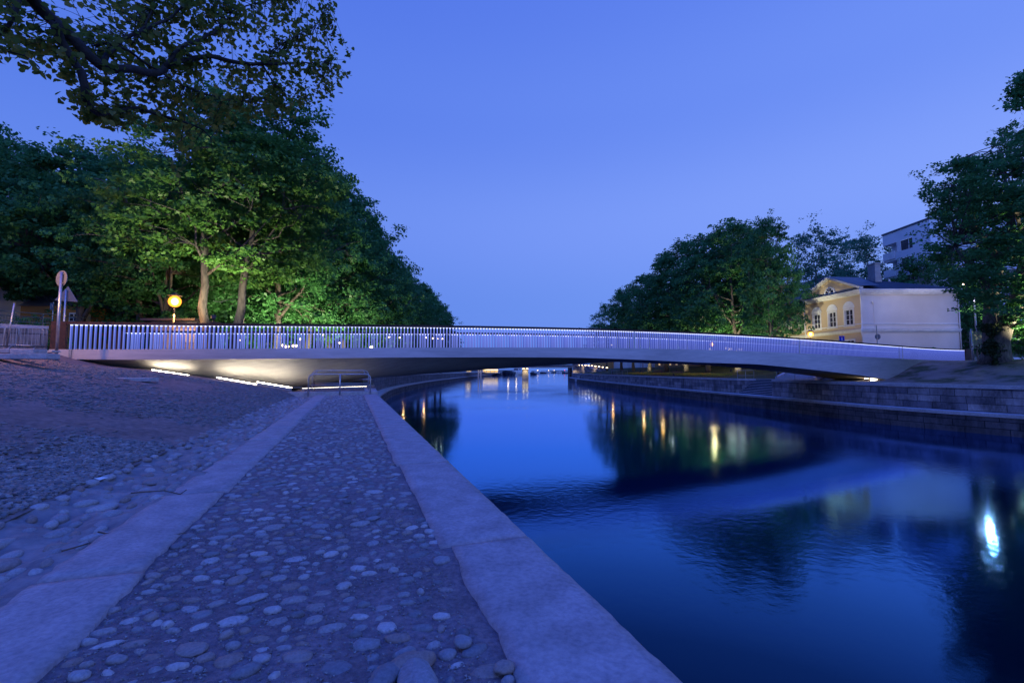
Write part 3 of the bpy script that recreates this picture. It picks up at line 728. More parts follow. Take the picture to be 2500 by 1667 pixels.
def railing(w, label, x_lo, x_hi, indiv):
    # steel cap rail
    def pt(x, dw, z): n, _ = bn(x); return (x+n[0]*(w+dw), yb(x)+n[1]*(w+dw), z)
    xx = np.linspace(X0, X1, 120); cap = MB()
    for i in range(len(xx)-1):
        a, b = xx[i], xx[i+1]; za_, zb_ = ztop(a)+RAILH, ztop(b)+RAILH
        vs = [pt(a, -.06, za_-CAPH), pt(a, .06, za_-CAPH), pt(a, .06, za_), pt(a, -.06, za_), pt(b, -.06, zb_-CAPH), pt(b, .06, zb_-CAPH), pt(b, .06, zb_), pt(b, -.06, zb_)]
        cap.add(vs, [(0, 4, 5, 1), (1, 5, 6, 2), (2, 6, 7, 3), (3, 7, 4, 0)])
    handrail = build('railing', cap, M['corten'], bridge); handrail['label'] = label
    led = MB()
    xx = np.linspace(x_lo, x_hi, 120)
    for i in range(len(xx)-1):
        a, b = xx[i], xx[i+1]; za_, zb_ = ztop(a)+RAILH-CAPH, ztop(b)+RAILH-CAPH
        vs = [pt(a, -.02, za_-.010), pt(a, .02, za_-.010), pt(a, .02, za_-.003), pt(a, -.02, za_-.003), pt(b, -.02, zb_-.010), pt(b, .02, zb_-.010), pt(b, .02, zb_-.003), pt(b, -.02, zb_-.003)]
        led.add(vs, [(0, 4, 5, 1), (1, 5, 6, 2), (2, 6, 7, 3), (3, 7, 4, 0)])
    build('light_strip', led, M['led'], handrail)
    # end plates
    for xe, wd in ((X0, xb(157)-X0), (x_hi+.1, X1-x_hi-.1)):
        n, d = bn(xe); c = xe+wd/2; mb = MB(); nn, dd = bn(c)
        mb.box((c+nn[0]*w, yb(c)+nn[1]*w, ztop(c)+RAILH/2), (abs(wd), .16, RAILH-.004), math.atan2(dd[1], dd[0])); build('end_plate', mb, M['corten'], handrail)
    # rods
    x = x_lo; k = 0; rest = MB()
    while x < x_hi:
        n, d = bn(x); z0, z1 = ztop(x), ztop(x)+RAILH-CAPH-.012; a = math.atan2(d[1], d[0])
        tgt = MB() if (indiv and k < 100) else rest
        cxx, cyy = x+n[0]*w, yb(x)+n[1]*w; hw_, hd_ = .022, .055; ca_, sa_ = math.cos(a), math.sin(a)
        Q = [(cxx+i*hw_*ca_-j*hd_*sa_, cyy+i*hw_*sa_+j*hd_*ca_) for i, j in ((-1, -1), (1, -1), (1, 1), (-1, 1))]
        tgt.add([(*q, z0) for q in Q]+[(*q, z1) for q in Q], [(0, 1, 5, 4), (1, 2, 6, 5), (2, 3, 7, 6), (3, 0, 4, 7)], [[(0, 0), (1, 0), (1, 1), (0, 1)]]*4)
        if tgt is not rest: rodfix(build('rod', tgt, M['rod'], handrail))
        x += SP*d[0]; k += 1
    o = rodfix(build('rods', rest, M['rod'], handrail)); o['kind'] = 'stuff'
    # a few wider steel posts
    for u in (1551, 1955, 2198, 2206):
        x = xb(u); n, d = bn(x); mb = MB(); mb.box((x+n[0]*w, yb(x)+n[1]*w, ztop(x)+RAILH/2-.02), (.10, .1, RAILH-.06), math.atan2(d[1], d[0])); build('post', mb, M['galv'], handrail)
railing(.10, 'near railing with dark cap rail over blue rods', xb(167), xb(2357), True)
railing(WB-.10, 'far railing with dark cap rail over blue rods', xb(167)-.3, xb(2357)-.3, False)
# drain pipe on the fascia at the left end
p0 = PY(172, 853, yb(xb(172))-.03); mb = MB(); mb.box((p0[0], p0[1]-.01, p0[2]-.17), (.1, .03, .36), .3); build('drain_pipe', mb, M['paintgrey'], bridge)
# buried concrete foot under the right end
# floor light strips on the slope under the bridge
def under(u, v):
    x = xb(u)
    for _ in range(30): x = (u-CX)/F*(yb(x)+.55)
    return PY(u, v, yb(x)+.55)
for k, ((u0, v0), (u1, v1), lb) in enumerate([((372, 903.5), (519, 926), 'long glowing floor strip on the upper slope under the bridge'), ((530, 922), (643, 942), 'middle glowing floor strip under the bridge belly'), ((628, 933), (712, 947), 'lowest glowing floor strip near the platform railing'), ((738, 948), (895, 943), 'short level strip lighting the cobbles behind the guard rail')]):
    a = under(u0, v0); b = under(u1, v1)
    # keep them beneath the deck
    L_ = thing('floor_light', lb, 'floor light', tuple((a+b)/2), 'light strips under the bridge')
    up = np.array([0, 0, .06]); d = (b-a)/np.linalg.norm(b-a); sd = np.array([-d[1], d[0], 0])
    def trough(mb, w, h0, h1):
        for P, Q in ((a, b),):
            vs = [P-sd*w+up*0+np.array([0, 0, h0]), P+sd*w+np.array([0, 0, h0]), P+sd*w+np.array([0, 0, h1]), P-sd*w+np.array([0, 0, h1])]
            vs += [q+(Q-P) for q in vs]; mb.add(vs, [(0, 1, 2, 3), (7, 6, 5, 4), (0, 4, 5, 1), (1, 5, 6, 2), (2, 6, 7, 3), (3, 7, 4, 0)])
    mb = MB(); trough(mb, .09, -.5, .0); build('housing', mb, M['paintgrey'], L_)
    mb = MB(); trough(mb, .05 if k < 3 else .015, .002, .03 if k < 3 else .008); build('lens', mb, M['warmstrip'] if k < 3 else M['flood'], L_)
# flood lights under the right end
for k, (u, v, yy, lb) in enumerate([(2117, 922, 43.4, 'small square floodlight under the right bridge end, upper left one'), (2133, 926, 43.0, 'larger floodlight under the right bridge end, lower right one')]):
    p = PY(u, v, yy); L_ = thing('floodlight', lb, 'floodlight', tuple(p), 'floodlights at the right bridge foot')
    zg = gR(p[0], p[1])
    mb = MB(); mb.tube([(p[0], p[1]+.12, zg-.1), (p[0], p[1]+.12, p[2])], .04, 6); mb.box((p[0], p[1]+.1, p[2]), (.55+.1*k, .16, .24)); build('housing', mb, M['paintgrey'], L_)
    mb = MB(); mb.box((p[0], p[1], p[2]), (.5+.1*k, .03, .18+.06*k)); build('glass', mb, M['flood'], L_)
    spot('beam', (p[0]-.45, p[1]-.1, p[2]+.05), (p[0]-4, p[1]+1.5, 2.6), 160, (1, .85, .6), 110, .1, L_)

# ------------------------------------------------------------------ guard rail on the platform step
def uframe(mb, a, b, h, za_, zb_, r=.03, rc=.22, post=True):
    a = np.array(a, float); b = np.array(b, float); d = (b-a)/np.linalg.norm(b-a); P = [np.array([*a, za_]), np.array([*a, za_+h-rc])]
    for t in (30, 60, 90): P.append(np.array([*(a+d*rc*(1-math.cos(R(t)))), za_+h-rc+rc*math.sin(R(t))]))
    for t in (90, 60, 30): P.append(np.array([*(b-d*rc*(1-math.cos(R(t)))), zb_+h-rc+rc*math.sin(R(t))]))
    P += [np.array([*b, zb_+h-rc]), np.array([*b, zb_])]; mb.tube(P, r, 10)
g = thing('guard_rail', 'double galvanised tube guard rail with rounded corners on the platform step', 'railing', qp(23.1, 1.8, 2.65))
fa, fb = np.array(qp(23.12, 3.22, 0)[:2]), np.array(qp(23.12, .36, 0)[:2]); ra, rb = np.array(qp(24.3, 3.15, 0)[:2]), np.array(qp(24.3, .42, 0)[:2])
mb = MB(); uframe(mb, fa, fb, 1.04, 2.64, 2.64); build('front_frame', mb, M['galv'], g, True)
mb = MB(); uframe(mb, ra, rb, 1.04, 2.82, 2.82, .026); build('rear_frame', mb, M['galv'], g, True)
mc = (fa+fb)/2; mb = MB(); mb.tube([(*mc, 2.64), (*mc, 3.67)], .036, 10); build('post', mb, M['galv'], g, True)
for z, P, Q, o_ in ((3.15, fa, fb, 0), (3.2, ra, rb, 0)):
    mb = MB(); mb.tube([(*P, z), (*Q, z)], .017, 8); build('mid_rail', mb, M['galv'], g, True)
for P, Q in ((fa+(fb-fa)*.09, ra+(rb-ra)*.09), (fb+(fa-fb)*.09, rb+(ra-rb)*.09)):
    mb = MB(); mb.tube([(*P, 3.665), (*Q, 3.84)], .018, 8); build('cross_tube', mb, M['galv'], g, True)
mb = MB(); pa = fa+(ra-fa)*.5; mb.tube([(pa[0]+.25, pa[1], 3.76), (pa[0]+.2, pa[1], 2.85)], .014, 6); build('lock_chain', mb, M['corten'], g)
# small guard rails on the right bank
for k, (u0, u1, yy, n_, lb) in enumerate([(1800, 1840, 53.6, 3, 'small grey guard rail on the far side of the river stairs'), (1896, 1940, 46.2, 3, 'small rounded guard rail on the near side of the river stairs'), (1493, 1532, 100, 4, 'small guard rail on the right bank close to the far bridge')]):
    a = PY(u0, 905, yy); b = PY(u1, 905, yy+.2); zz = za+.0; gg = thing('guard_rail', lb, 'railing', ((a[0]+b[0])/2, yy, zz), 'guard rails along the right bank')
    mb = MB(); uframe(mb, a[:2], b[:2], .95, zz, zz, .03, .12); build('frame', mb, M['galv'], gg, True)
    mb = MB(); mb.tube([(a[0], a[1], zz+.35), (b[0], b[1], zz+.35)], .02, 6); build('mid_rail', mb, M['galv'], gg)
    for i in range(1, n_-1):
        q = a+(b-a)*i/(n_-1); mb = MB(); mb.tube([(q[0], q[1], zz), (q[0], q[1], zz+.95)], .025, 6); build('post', mb, M['galv'], gg)

# ------------------------------------------------------------------ left end: kerbs, wall, barriers, fence, signs
def granite_kerb(u0, v0, u1, v1, y, h, lb, dep=.5, mat='granite'):
    a, b = PY(u0, v0, y), PY(u1, v1, y+.0); c = (a+b)/2; mb = MB()
    mb.box((c[0], c[1]+dep/2, c[2]-h/2), (abs(b[0]-a[0]), dep, h), math.atan2(b[1]-a[1], b[0]-a[0]))
    o = tag(build('kerb_stone', mb, M[mat], None), lb, 'kerb stone', 'granite kerb stones'); m_ = o.modifiers.new('b', 'BEVEL'); m_.width = .015; m_.segments = 2; return o
granite_kerb(-150, 850, 22, 851, 16.2, .16, 'upper granite kerb stone at the left picture edge'); granite_kerb(23.5, 851, 82, 853, 16.2, .16, 'upper granite kerb stone right of the one at the picture edge')
granite_kerb(-150, 862, 112, 864, 15.3, .18, 'long lower granite kerb stone on top of the gravel slope')
granite_kerb(84, 854, 126, 857, 18.6, .08, 'thin dark kerb stone beside the bridge end', .4)
granite_kerb(268, 924, 367, 920, hitL(315, 930)[1], .14, 'loose granite block lying halfway down the sandy slope', .4)
# pavement in front of the stone wall
mb = MB(); mb.add([(-60, 16.4, 4.72), (-18.8, 16.4, 4.70), (-20.8, 20.2, 4.72), (-24, 32, 4.72), (-60, 32, 4.72)], [(0, 1, 2, 3, 4)]); struct('pavement', mb, M['asphalt'])
# rubble wall
wa, wb = PY(-160, 775, 21.5), PY(119, 795, 24.5)
wallr = thing('stone_wall', 'low rubble stone wall with a pale cap behind the crowd barriers', 'wall', (*((wa+wb)/2)[:2], 4.7))
d = wb-wa; Lw = np.linalg.norm(d[:2]); nrm = np.array([-d[1], d[0], 0])/Lw
zt0, zt1 = PY(-160, 781, 21.5)[2], PY(119, 796, 24.5)[2]
mb = MB(); mb.add([(wa[0], wa[1], 4.5), (wb[0], wb[1], 4.5), (wb[0], wb[1], zt1-.16), (wa[0], wa[1], zt0-.16)], [(0, 1, 2, 3)], [[(0, 0), (Lw, 0), (Lw, 1.3), (0, 1.3)]])
mb.add([(wb[0], wb[1], 4.5), (wb[0]+nrm[0]*.4, wb[1]+nrm[1]*.4, 4.5), (wb[0]+nrm[0]*.4, wb[1]+nrm[1]*.4, zt1-.16), (wb[0], wb[1], zt1-.16)], [(0, 1, 2, 3)], [[(0, 0), (.4, 0), (.4, 1.3), (0, 1.3)]])
build('masonry', mb, M['rubble'], wallr)
mb = MB(); o2 = nrm*-.05; P = [np.array([*(wa+o2)[:2], zt0-.16]), np.array([*(wb+o2)[:2], zt1-.16]), np.array([*(wb+o2)[:2], zt1]), np.array([*(wa+o2)[:2], zt0])]
mb.prism(P, nrm*.55); build('cap', mb, M['granite'], wallr)
fe = thing('metal_fence', 'green tube fence standing on the stone wall', 'fence', ((wa+wb)/2)[:3]*np.array([1, 1, 0])+np.array([0, 0, 6.0]))
fB = PY(215, 786, 31.0)
for v0, v1, nm in ((756, 767.5, 'top_rail'), (768, 777, 'mid_rail'), (780, 790, 'low_rail')):
    a = PY(-160, v0-9, 21.8); b = PY(122, v1, 24.8); mb = MB(); mb.tube([a, b] + ([PY(240, 779.5, 33)] if nm == 'top_rail' else []), .025, 6); build(nm, mb, M['fence_green'], fe)
for t in (.1, .38, .66, .93):
    a = PY(-160, 790, 21.8)*(1-t)+PY(122, 790, 24.8)*t; z0 = zt0*(1-t)+zt1*t; z1 = PY(-160, 747, 21.8)[2]*(1-t)+PY(122, 767.5, 24.8)[2]*t
    mb = MB(); mb.tube([(a[0], a[1], z0), (a[0], a[1], z1)], .03, 6); build('post', mb, M['fence_green'], fe)
bars = MB()
for t in np.linspace(.02, .98, 38):
    a = PY(-160, 790, 21.85)*(1-t)+PY(122, 790, 24.85)*t; z0 = PY(-160, 771, 21.8)[2]*(1-t)+PY(122, 790, 24.8)[2]*t; z1 = PY(-160, 759, 21.8)[2]*(1-t)+PY(122, 777, 24.8)[2]*t
    bars.tube([(a[0], a[1], z0), (a[0], a[1], z1)], .012, 4)
build('bars', bars, M['fence_green'], fe)
# crowd barriers leaning against each other
def barrier(x, y, rz, lb, W=2.1):
    b = thing('crowd_barrier', lb, 'barrier', (0, 0, 0), 'crowd barriers by the stone wall')
    mb = MB(); uframe(mb, (-W/2, 0), (W/2, 0), .9, .15, .15, .02, .12); mb.tube([(-W/2, 0, .25), (W/2, 0, .25)], .018, 6); build('frame', mb, M['galv'], b, True, True)
    mb = MB()
    for i in range(1, 11): mb.tube([(-W/2+W*i/11, 0, .25), (-W/2+W*i/11, 0, 1.04)], .007, 4)
    build('bars', mb, M['galv'], b, False, True)
    for sx in (-.8, .8):
        mb = MB(); mb.tube([(sx, -.28, .0), (sx, 0, .2), (sx, .28, 0)], .016, 6); build('foot', mb, M['galv'], b, False, True)
    b.location = (x, y, 4.74); b.rotation_euler = (0, 0, rz); return b
p = PY(30, 850, 20.6); barrier(p[0], p[1], .35, 'crowd barrier behind the tilted bare pole'); p = PY(-25, 850, 20.0); barrier(p[0], p[1], .18, 'crowd barrier at the far left picture edge'); p = PY(62, 850, 20.3); barrier(p[0], p[1], .95, 'turned crowd barrier nearest the bridge end', 1.3)
# signs seen from behind
def ring(c, r, n=28): return [(c[0]+r*math.cos(2*math.pi*k/n), c[1], c[2]+r*math.sin(2*math.pi*k/n)) for k in range(n)]
ys = 19.2
b0, b1 = PY(137, 873, ys), PY(152, 664, ys); t0_ = thing('traffic_sign', 'grey back of a round traffic sign on the tall near pole', 'sign', (b0[0], ys, b0[2]), 'traffic signs at the left bridge end')
mb = MB(); mb.tube([(b0[0], ys, b0[2]-.1), (b0[0], ys, b1[2])], .055, 12); build('pole', mb, M['galv'], t0_, True)
c = PY(150, 680, ys+.08); mb = MB()
P = [(q[0]-c[0], 0, q[2]-c[2]) for q in ring(c, .33)]; ca, sa = math.cos(-.25), math.sin(-.25)
mb.prism([(c[0]+q[0]*ca, c[1]+q[0]*sa, c[2]+q[2]*1.05) for q in P], (.005, .02, 0)); build('sign_plate', mb, M['signback'], t0_)
mb = MB(); mb.box((b0[0], ys+.04, c[2]+.2), (.16, .05, .035)); mb.box((b0[0], ys+.04, c[2]-.2), (.16, .05, .035)); build('clamp', mb, M['galv'], t0_)
ys = 22.3; b0, b1 = PY(155.5, 800, ys), PY(163, 707, ys); t1_ = thing('traffic_sign', 'grey back of a triangular warning sign behind the round one', 'sign', (b0[0], ys, 4.7), 'traffic signs at the left bridge end')
mb = MB(); mb.tube([(b0[0], ys, 4.6), (b0[0], ys, b1[2])], .04, 10); build('pole', mb, M['galv'], t1_, True)
T = [PY(133, 733, ys+.1), PY(190, 737, ys+.1), PY(166, 699, ys+.1)]; mb = MB(); mb.prism(T, (0, .02, 0)); build('sign_plate', mb, M['signback'], t1_)
ys = 19.5; a, b = PY(16, 843, ys), PY(35, 740, ys); t2_ = thing('bare_pole', 'tilted bare steel pole in front of the crowd barriers', 'pole', a)
mb = MB(); mb.tube([a-np.array([0, 0, .1]), b], .03, 10); build('pole', mb, M['galv'], t2_, True)
ys = 34; a, b = PY(127, 800, ys), PY(127, 738, ys); t3_ = thing('parking_sign', 'small dark parking sign in front of the orange house', 'sign', (a[0], ys, 4.7))
mb = MB(); mb.tube([(a[0], ys, 4.6), (a[0], ys, b[2])], .035, 8); build('pole', mb, M['galv'], t3_)
c = PY(127, 748, ys-.06); mb = MB(); mb.box(c, (.28, .03, .52)); pl = build('sign_plate', mb, M['glassdark'], t3_)
mb = MB()
mb.box((c[0]-.06, c[1]-.02, c[2]), (.03, .01, .26)); mb.box((c[0], c[1]-.02, c[2]+.12), (.12, .01, .03)); mb.box((c[0], c[1]-.02, c[2]), (.12, .01, .03)); mb.box((c[0]+.06, c[1]-.02, c[2]+.06), (.03, .01, .13)); build('letter', mb, M['paintgrey'], t3_)
# signs on the right
ys = 53; a = PY(2143, 860, ys); b = PY(2143, 800, ys); t4_ = thing('traffic_sign', 'round sign seen from behind in front of the blank cream gable', 'sign', (a[0], ys, 4.8))
mb = MB(); mb.tube([(a[0], ys, 4.7), (a[0], ys, b[2]+.3)], .05, 8); build('pole', mb, M['galv'], t4_)
c = PY(2143, 822, ys+.05); mb = MB(); mb.prism(ring(c, .33), (0, .02, 0)); build('sign_plate', mb, M['signback'], t4_)
ys = 54; c = PY(2055, 826, ys); t5_ = thing('dead_end_sign', 'blue square dead end sign with a white stem and red bar', 'sign', (c[0], ys, 4.8))
mb = MB(); mb.tube([(c[0], ys+.05, 4.7), (c[0], ys+.05, c[2]+.3)], .04, 8); build('pole', mb, M['galv'], t5_)
mb = MB(); mb.box(c, (.66, .03, .62)); build('border', mb, M['white'], t5_); mb = MB(); mb.box((c[0], c[1]-.02, c[2]), (.62, .02, .58)); build('face', mb, M['blue_sign'], t5_)
mb = MB(); mb.box((c[0], c[1]-.035, c[2]-.05), (.09, .01, .40)); build('stem', mb, M['white'], t5_); mb = MB(); mb.box((c[0], c[1]-.035, c[2]+.17), (.24, .01, .08)); build('bar', mb, M['red_paint'], t5_)
ys = 43; a = PY(2377, 886, ys); b = PY(2375, 803, ys); t6_ = thing('signboard', 'large blank grey back of a signboard right of the bridge end', 'sign', (a[0], ys, a[2]))
mb = MB(); mb.tube([a-np.array([0, 0, .3]), (a[0], ys, b[2])], .09, 10); build('pole', mb, M['galv'], t6_, True)
a, b = PY(2366, 809, ys+.2), PY(2432, 850, ys+.2); mb = MB(); mb.box((a+b)/2, (b[0]-a[0], .05, a[2]-b[2])); build('panel', mb, M['paintgrey'], t6_)
mb = MB(); mb.box(((a+b)/2)+np.array([0, -.05, .1]), (b[0]-a[0], .05, .06)); build('brace', mb, M['galv'], t6_)
q = PY(2428, 884, ys+.25); mb = MB(); mb.tube([(b[0]-.3, ys+.25, b[2]), (b[0]-.3, ys+.25, 4.3)], .07, 8); build('pole', mb, M['galv'], t6_)

# ------------------------------------------------------------------ lamps
def lantern(loc, H, label, group, power, sample=True, hsc=1.0, radius=.2):
    x, y, zt = loc; L_ = thing('street_lamp', label, 'street lamp', (x, y, zt-H), group)
    mb = MB(); mb.tube([(x, y, zt-H), (x, y, zt-H+.5), (x, y, zt-H+.55), (x, y, zt-.42*hsc)], [.09, .09, .055, .045], 8); build('post', mb, M['darksteel'], L_, True)
    mb = MB(); mb.sphere((x, y, zt-.12*hsc), .27*hsc, 14, 10, 1.0)
    lt = build('lantern', mb, M['lantern_glass'] if hsc != 1.0 else M['sodium_far'], L_, True)
    if hsc != 1.0: mb = MB(); mb.sphere((x, y, zt-.12*hsc), .15*hsc, 10, 8, 1.2); build('bulb', mb, M['sodium'], lt, True)
    mb = MB(); mb.tube([(x, y, zt+.145*hsc), (x, y, zt+.2*hsc), (x, y, zt+.32*hsc)], [.30*hsc, .2*hsc, .03], 10); build('cap', mb, M['darksteel'], lt)
    if power: pointlight('glow', (x, y, zt-.72*hsc), power, (1.0, .50, .14), .15, L_)
    return L_
p = PY(427, 730, 29); lantern(p, p[2]-3.9, 'bright orange street lamp left of the uplit linden trunks', 'orange street lamps', 800, hsc=1.35)
p = PY(1979, 813, 56); lantern(p, p[2]-4.85, 'bright orange street lamp in front of the yellow facade', 'orange street lamps', 190, hsc=1.2)
p = PY(1738, 838, 68.4); lantern(p, p[2]-4.85, 'orange street lamp on the right bank seen through the railing', 'orange street lamps', 260, hsc=1.35)
p = (-19.6, 16.0, 9.3); lantern(p, 4.9, 'orange street lamp just outside the left picture edge', 'orange street lamps', 1100)
# lamps along both banks, seen through and under the railing and mirrored in the river
bl = [(6.3, 'left', -23, 97), (7.1, 'left', -22.5, 117), (6.8, 'left', -22.2, 70), (7.05, 'right', 27.0, 94), (7.0, 'right', 27.6, 84), (7.2, 'right', 26.0, 118)]
names = ['orange lamp at the left river wall, middle of three', 'orange lamp at the left river wall, farthest of three', 'orange lamp at the left river wall, nearest of three',
         'orange lamp under the right bank trees, middle of three', 'orange lamp under the right bank trees, nearest of three', 'orange lamp under the right bank trees, farthest of three']
for (k, sd, x, y), lb in zip(bl, names):
    z = (gL(x, y) if sd == 'left' else gR(x, y)); H = k-z; lantern((x, y, k), H, lb, 'lamps between the bank trees', 60, True, 1.0)
# tall white lamp beyond the bridge
p = PY(2376, 696, 51.5); L_ = thing('tall_lamp', 'tall thin pole with a white lamp right of the cream gable', 'street lamp', (p[0], p[1], 4.8))
mb = MB(); mb.tube([(p[0], p[1], 4.7), (p[0], p[1], p[2]+.6)], [.10, .06], 8); build('pole', mb, M['galv'], L_, True)
mb = MB(); mb.tube([(p[0], p[1], p[2]+.5), (p[0]-.9, p[1]-.1, p[2]+.15)], .04, 6); build('arm', mb, M['galv'], L_)
mb = MB(); mb.sphere((p[0], p[1], p[2]+.75), .17, 8, 6); build('lamp_head', mb, M['white_lamp'], L_)
mb = MB(); mb.box((p[0]-1.0, p[1]-.1, p[2]+.08), (.5, .25, .08)); build('lamp_head', mb, M['white_lamp'], L_)
pointlight('glow', (p[0]-.6, p[1]-.7, p[2]-.1), 620, (.95, .9, 1.0), .15, L_)
# small warm lanterns of the riverside restaurants
rl = [(583, 852-22, 36), (690, 843, 40), (697, 846, 40), (703, 846, 40.5), (716, 844, 40), (723, 844, 41), (733, 828, 42), (788, 818, 46), (828, 837, 50), (907, 848, 44), (950, 823, 60), (976, 824, 64), (1040, 824, 70), (1057, 826, 74), (1068, 827, 78), (1080, 827, 80)]
kk = 0
for u, v, y in rl:
    p = PY(u, v, y); kk += 1
    L_ = thing('small_lantern', 'small warm lantern on a thin stand in the left bank terrace', 'lantern', (p[0], p[1], gL(p[0], p[1])), 'warm lanterns on the left bank')
    mb = MB(); mb.tube([(p[0], p[1], gL(p[0], p[1])), (p[0], p[1], p[2])], .02, 5); build('stand', mb, M['darksteel'], L_)
    mb = MB(); mb.sphere(p, .11 if u != 907 else .17, 8, 5, .9); build('globe', mb, M['warm'], L_)
for u, v, y in [(1583, 818, 100), (1593, 822, 100), (1609, 823, 96), (1622, 826, 94), (1630, 828, 94), (1637, 828, 92), (1649, 824, 92), (1676, 827, 90), (1773, 850, 74), (1780, 852, 74), (1786, 852, 72), (1804, 853, 72), (1810, 853, 71), (1733, 852, 78), (1493, 842, 120), (1540, 813, 130), (1562, 817, 125)]:
    p = PY(u, v, y); zg = gR(p[0], p[1])
    L_ = thing('small_lantern', 'small warm lantern on a thin stand on the right bank', 'lantern', (p[0], p[1], zg), 'warm lanterns on the right bank')
    mb = MB(); mb.tube([(p[0], p[1], zg), (p[0], p[1], p[2])], .02, 5); build('stand', mb, M['darksteel'], L_)
    mb = MB(); mb.sphere(p, .16, 8, 5, 1.3); build('globe', mb, M['warm'], L_)

# ------------------------------------------------------------------ the cream house
house = thing('classical_house', 'two storey cream and yellow house with pediment, arched windows and dark hipped roof', 'house', (50, 63, 4.8))
C0 = np.array([44.8, 58.0]); dW = np.array([-.0995, .995]); nW = np.array([-.995, -.0995]); ZE = 14.0; ZG = 4.7
GW = 12.4; LW = 9.6
def hw(t, o=0.0): return C0+dW*t+nW*o
mb = MB(); a, b = C0, C0+np.array([GW, 0]); mb.add([(*a, ZG), (*b, ZG), (*b, ZE), (*a, ZE)], [(0, 1, 2, 3)])
c, d_ = b+np.array([0, 24]), C0+dW*24
mb.add([(*b, ZG), (*c, ZG), (*c, ZE), (*b, ZE)], [(0, 1, 2, 3)]); build('gable_wall', mb, M['cream'], house)
# west facade with window openings
wins = [1.9, 4.66, 7.45]; ww = .62
def facade(mb, t0, t1, off, z0, z1, holes):
    ts = sorted({t0, t1, *[h[0] for h in holes], *[h[1] for h in holes]}); zs_ = sorted({z0, z1, *[h[2] for h in holes], *[h[3] for h in holes]})
    for i in range(len(ts)-1):
        for j in range(len(zs_)-1):
            tm, zm = (ts[i]+ts[i+1])/2, (zs_[j]+zs_[j+1])/2
            if any(h[0] < tm < h[1] and h[2] < zm < h[3] for h in holes): continue
            p0, p1 = hw(ts[i], off), hw(ts[i+1], off); mb.add([(*p1, zs_[j]), (*p0, zs_[j]), (*p0, zs_[j+1]), (*p1, zs_[j+1])], [(0, 1, 2, 3)])
up = [(t-ww, t+ww, 9.95, 11.85) for t in wins]; dn = [(t-ww, t+ww, 6.1, 7.8) for t in wins]; W2 = [11.2, 14.0, 16.8, 19.6, 22.4]
up2 = [(t-ww, t+ww, 9.95, 11.85) for t in W2]; dn2 = [(t-ww, t+ww, 6.1, 7.8) for t in W2]
mb = MB(); facade(mb, 0, LW, 0, ZG, ZE, up+dn); facade(mb, LW, 24, -.5, ZG, ZE-.6, up2+dn2)
p0, p1 = hw(LW, 0), hw(LW, -.5); mb.add([(*p0, ZG), (*p1, ZG), (*p1, ZE), (*p0, ZE)], [(0, 1, 2, 3)]); build('street_wall', mb, M['yellow'], house)
def wbox(mb, t0, t1, o0, o1, z0, z1):
    P = [hw(t0, o0), hw(t1, o0), hw(t1, o1), hw(t0, o1)]; mb.prism([(*q, z0) for q in P], (0, 0, z1-z0))
def window(t0, t1, z0, z1, off, arch=False, lb=None):
    tc = (t0+t1)/2; fr = MB()
    wbox(fr, t0-.2, t0, off-.05, off+.06, z0-.2, z1+.22); wbox(fr, t1, t1+.2, off-.05, off+.06, z0-.2, z1+.22); wbox(fr, t0, t1, off-.05, off+.06, z1, z1+.22); wbox(fr, t0-.25, t1+.25, off-.05, off+.10, z0-.3, z0-.2); wbox(fr, t0, t1, off-.05, off+.05, z0-.2, z0)
    if arch:
        for rr, oo in ((.92, .05), (.62, .09)):
            P = [hw(tc+rr*math.cos(a), off+.003) for a in np.linspace(0, math.pi, 15)]; Z = [z1+.25+rr*math.sin(a) for a in np.linspace(0, math.pi, 15)]
            fr.prism([(*q, z) for q, z in zip(P, Z)], (*(nW*oo), 0))
    for q in (.0, ): wbox(fr, tc-.05, tc+.05, off-.14, off-.06, z0, z1)
    for q in (1/3, 2/3): wbox(fr, t0, t1, off-.13, off-.07, z0+(z1-z0)*q-.025, z0+(z1-z0)*q+.025)
    for s in (t0, t1-.06): wbox(fr, s, s+.06, off-.145, off-.06, z0, z1)
    f = build('window', fr, M['white'], house); g_ = MB(); wbox(g_, t0, t1, off-.22, off-.16, z0, z1); build('pane', g_, M['glassdark'], f)
for h in up: window(*h, 0, True)
for h in dn: window(*h, 0)
for h in up2: window(*h, -.5)
for h in dn2: window(*h, -.5)
# cornices and bands
mb = MB()
def gband(z0, z1, o):
    mb.prism([(C0[0]-o, C0[1]-.003, z0), (C0[0]+GW+o*.6, C0[1]-.003, z0), (C0[0]+GW+o*.6, C0[1]-.003, z1), (C0[0]-o, C0[1]-.003, z1)], (0, -o, 0))
def wband(z0, z1, o, t0=0, t1=LW, off=0): wbox(mb, t0-o*.0, t1, off+.003, off+o, z0, z1)
for z0, z1, o in ((8.80, 8.95, .12), (8.95, 9.15, .22), (9.15, 9.20, .30), (9.80, 9.92, .08)): gband(z0, z1, o); wband(z0, z1, o); wband(z0, z1, o, LW+.02, 24, -.5)
for z0, z1, o in ((13.65, 13.85, .18), (13.85, 14.1, .38), (14.1, 14.28, .50)): gband(z0, z1, o); wband(z0, z1, o)
for z0, z1, o in ((13.0, 13.2, .18), (13.2, 13.42, .4)): wband(z0, z1, o, LW+.02, 24.2, -.5)
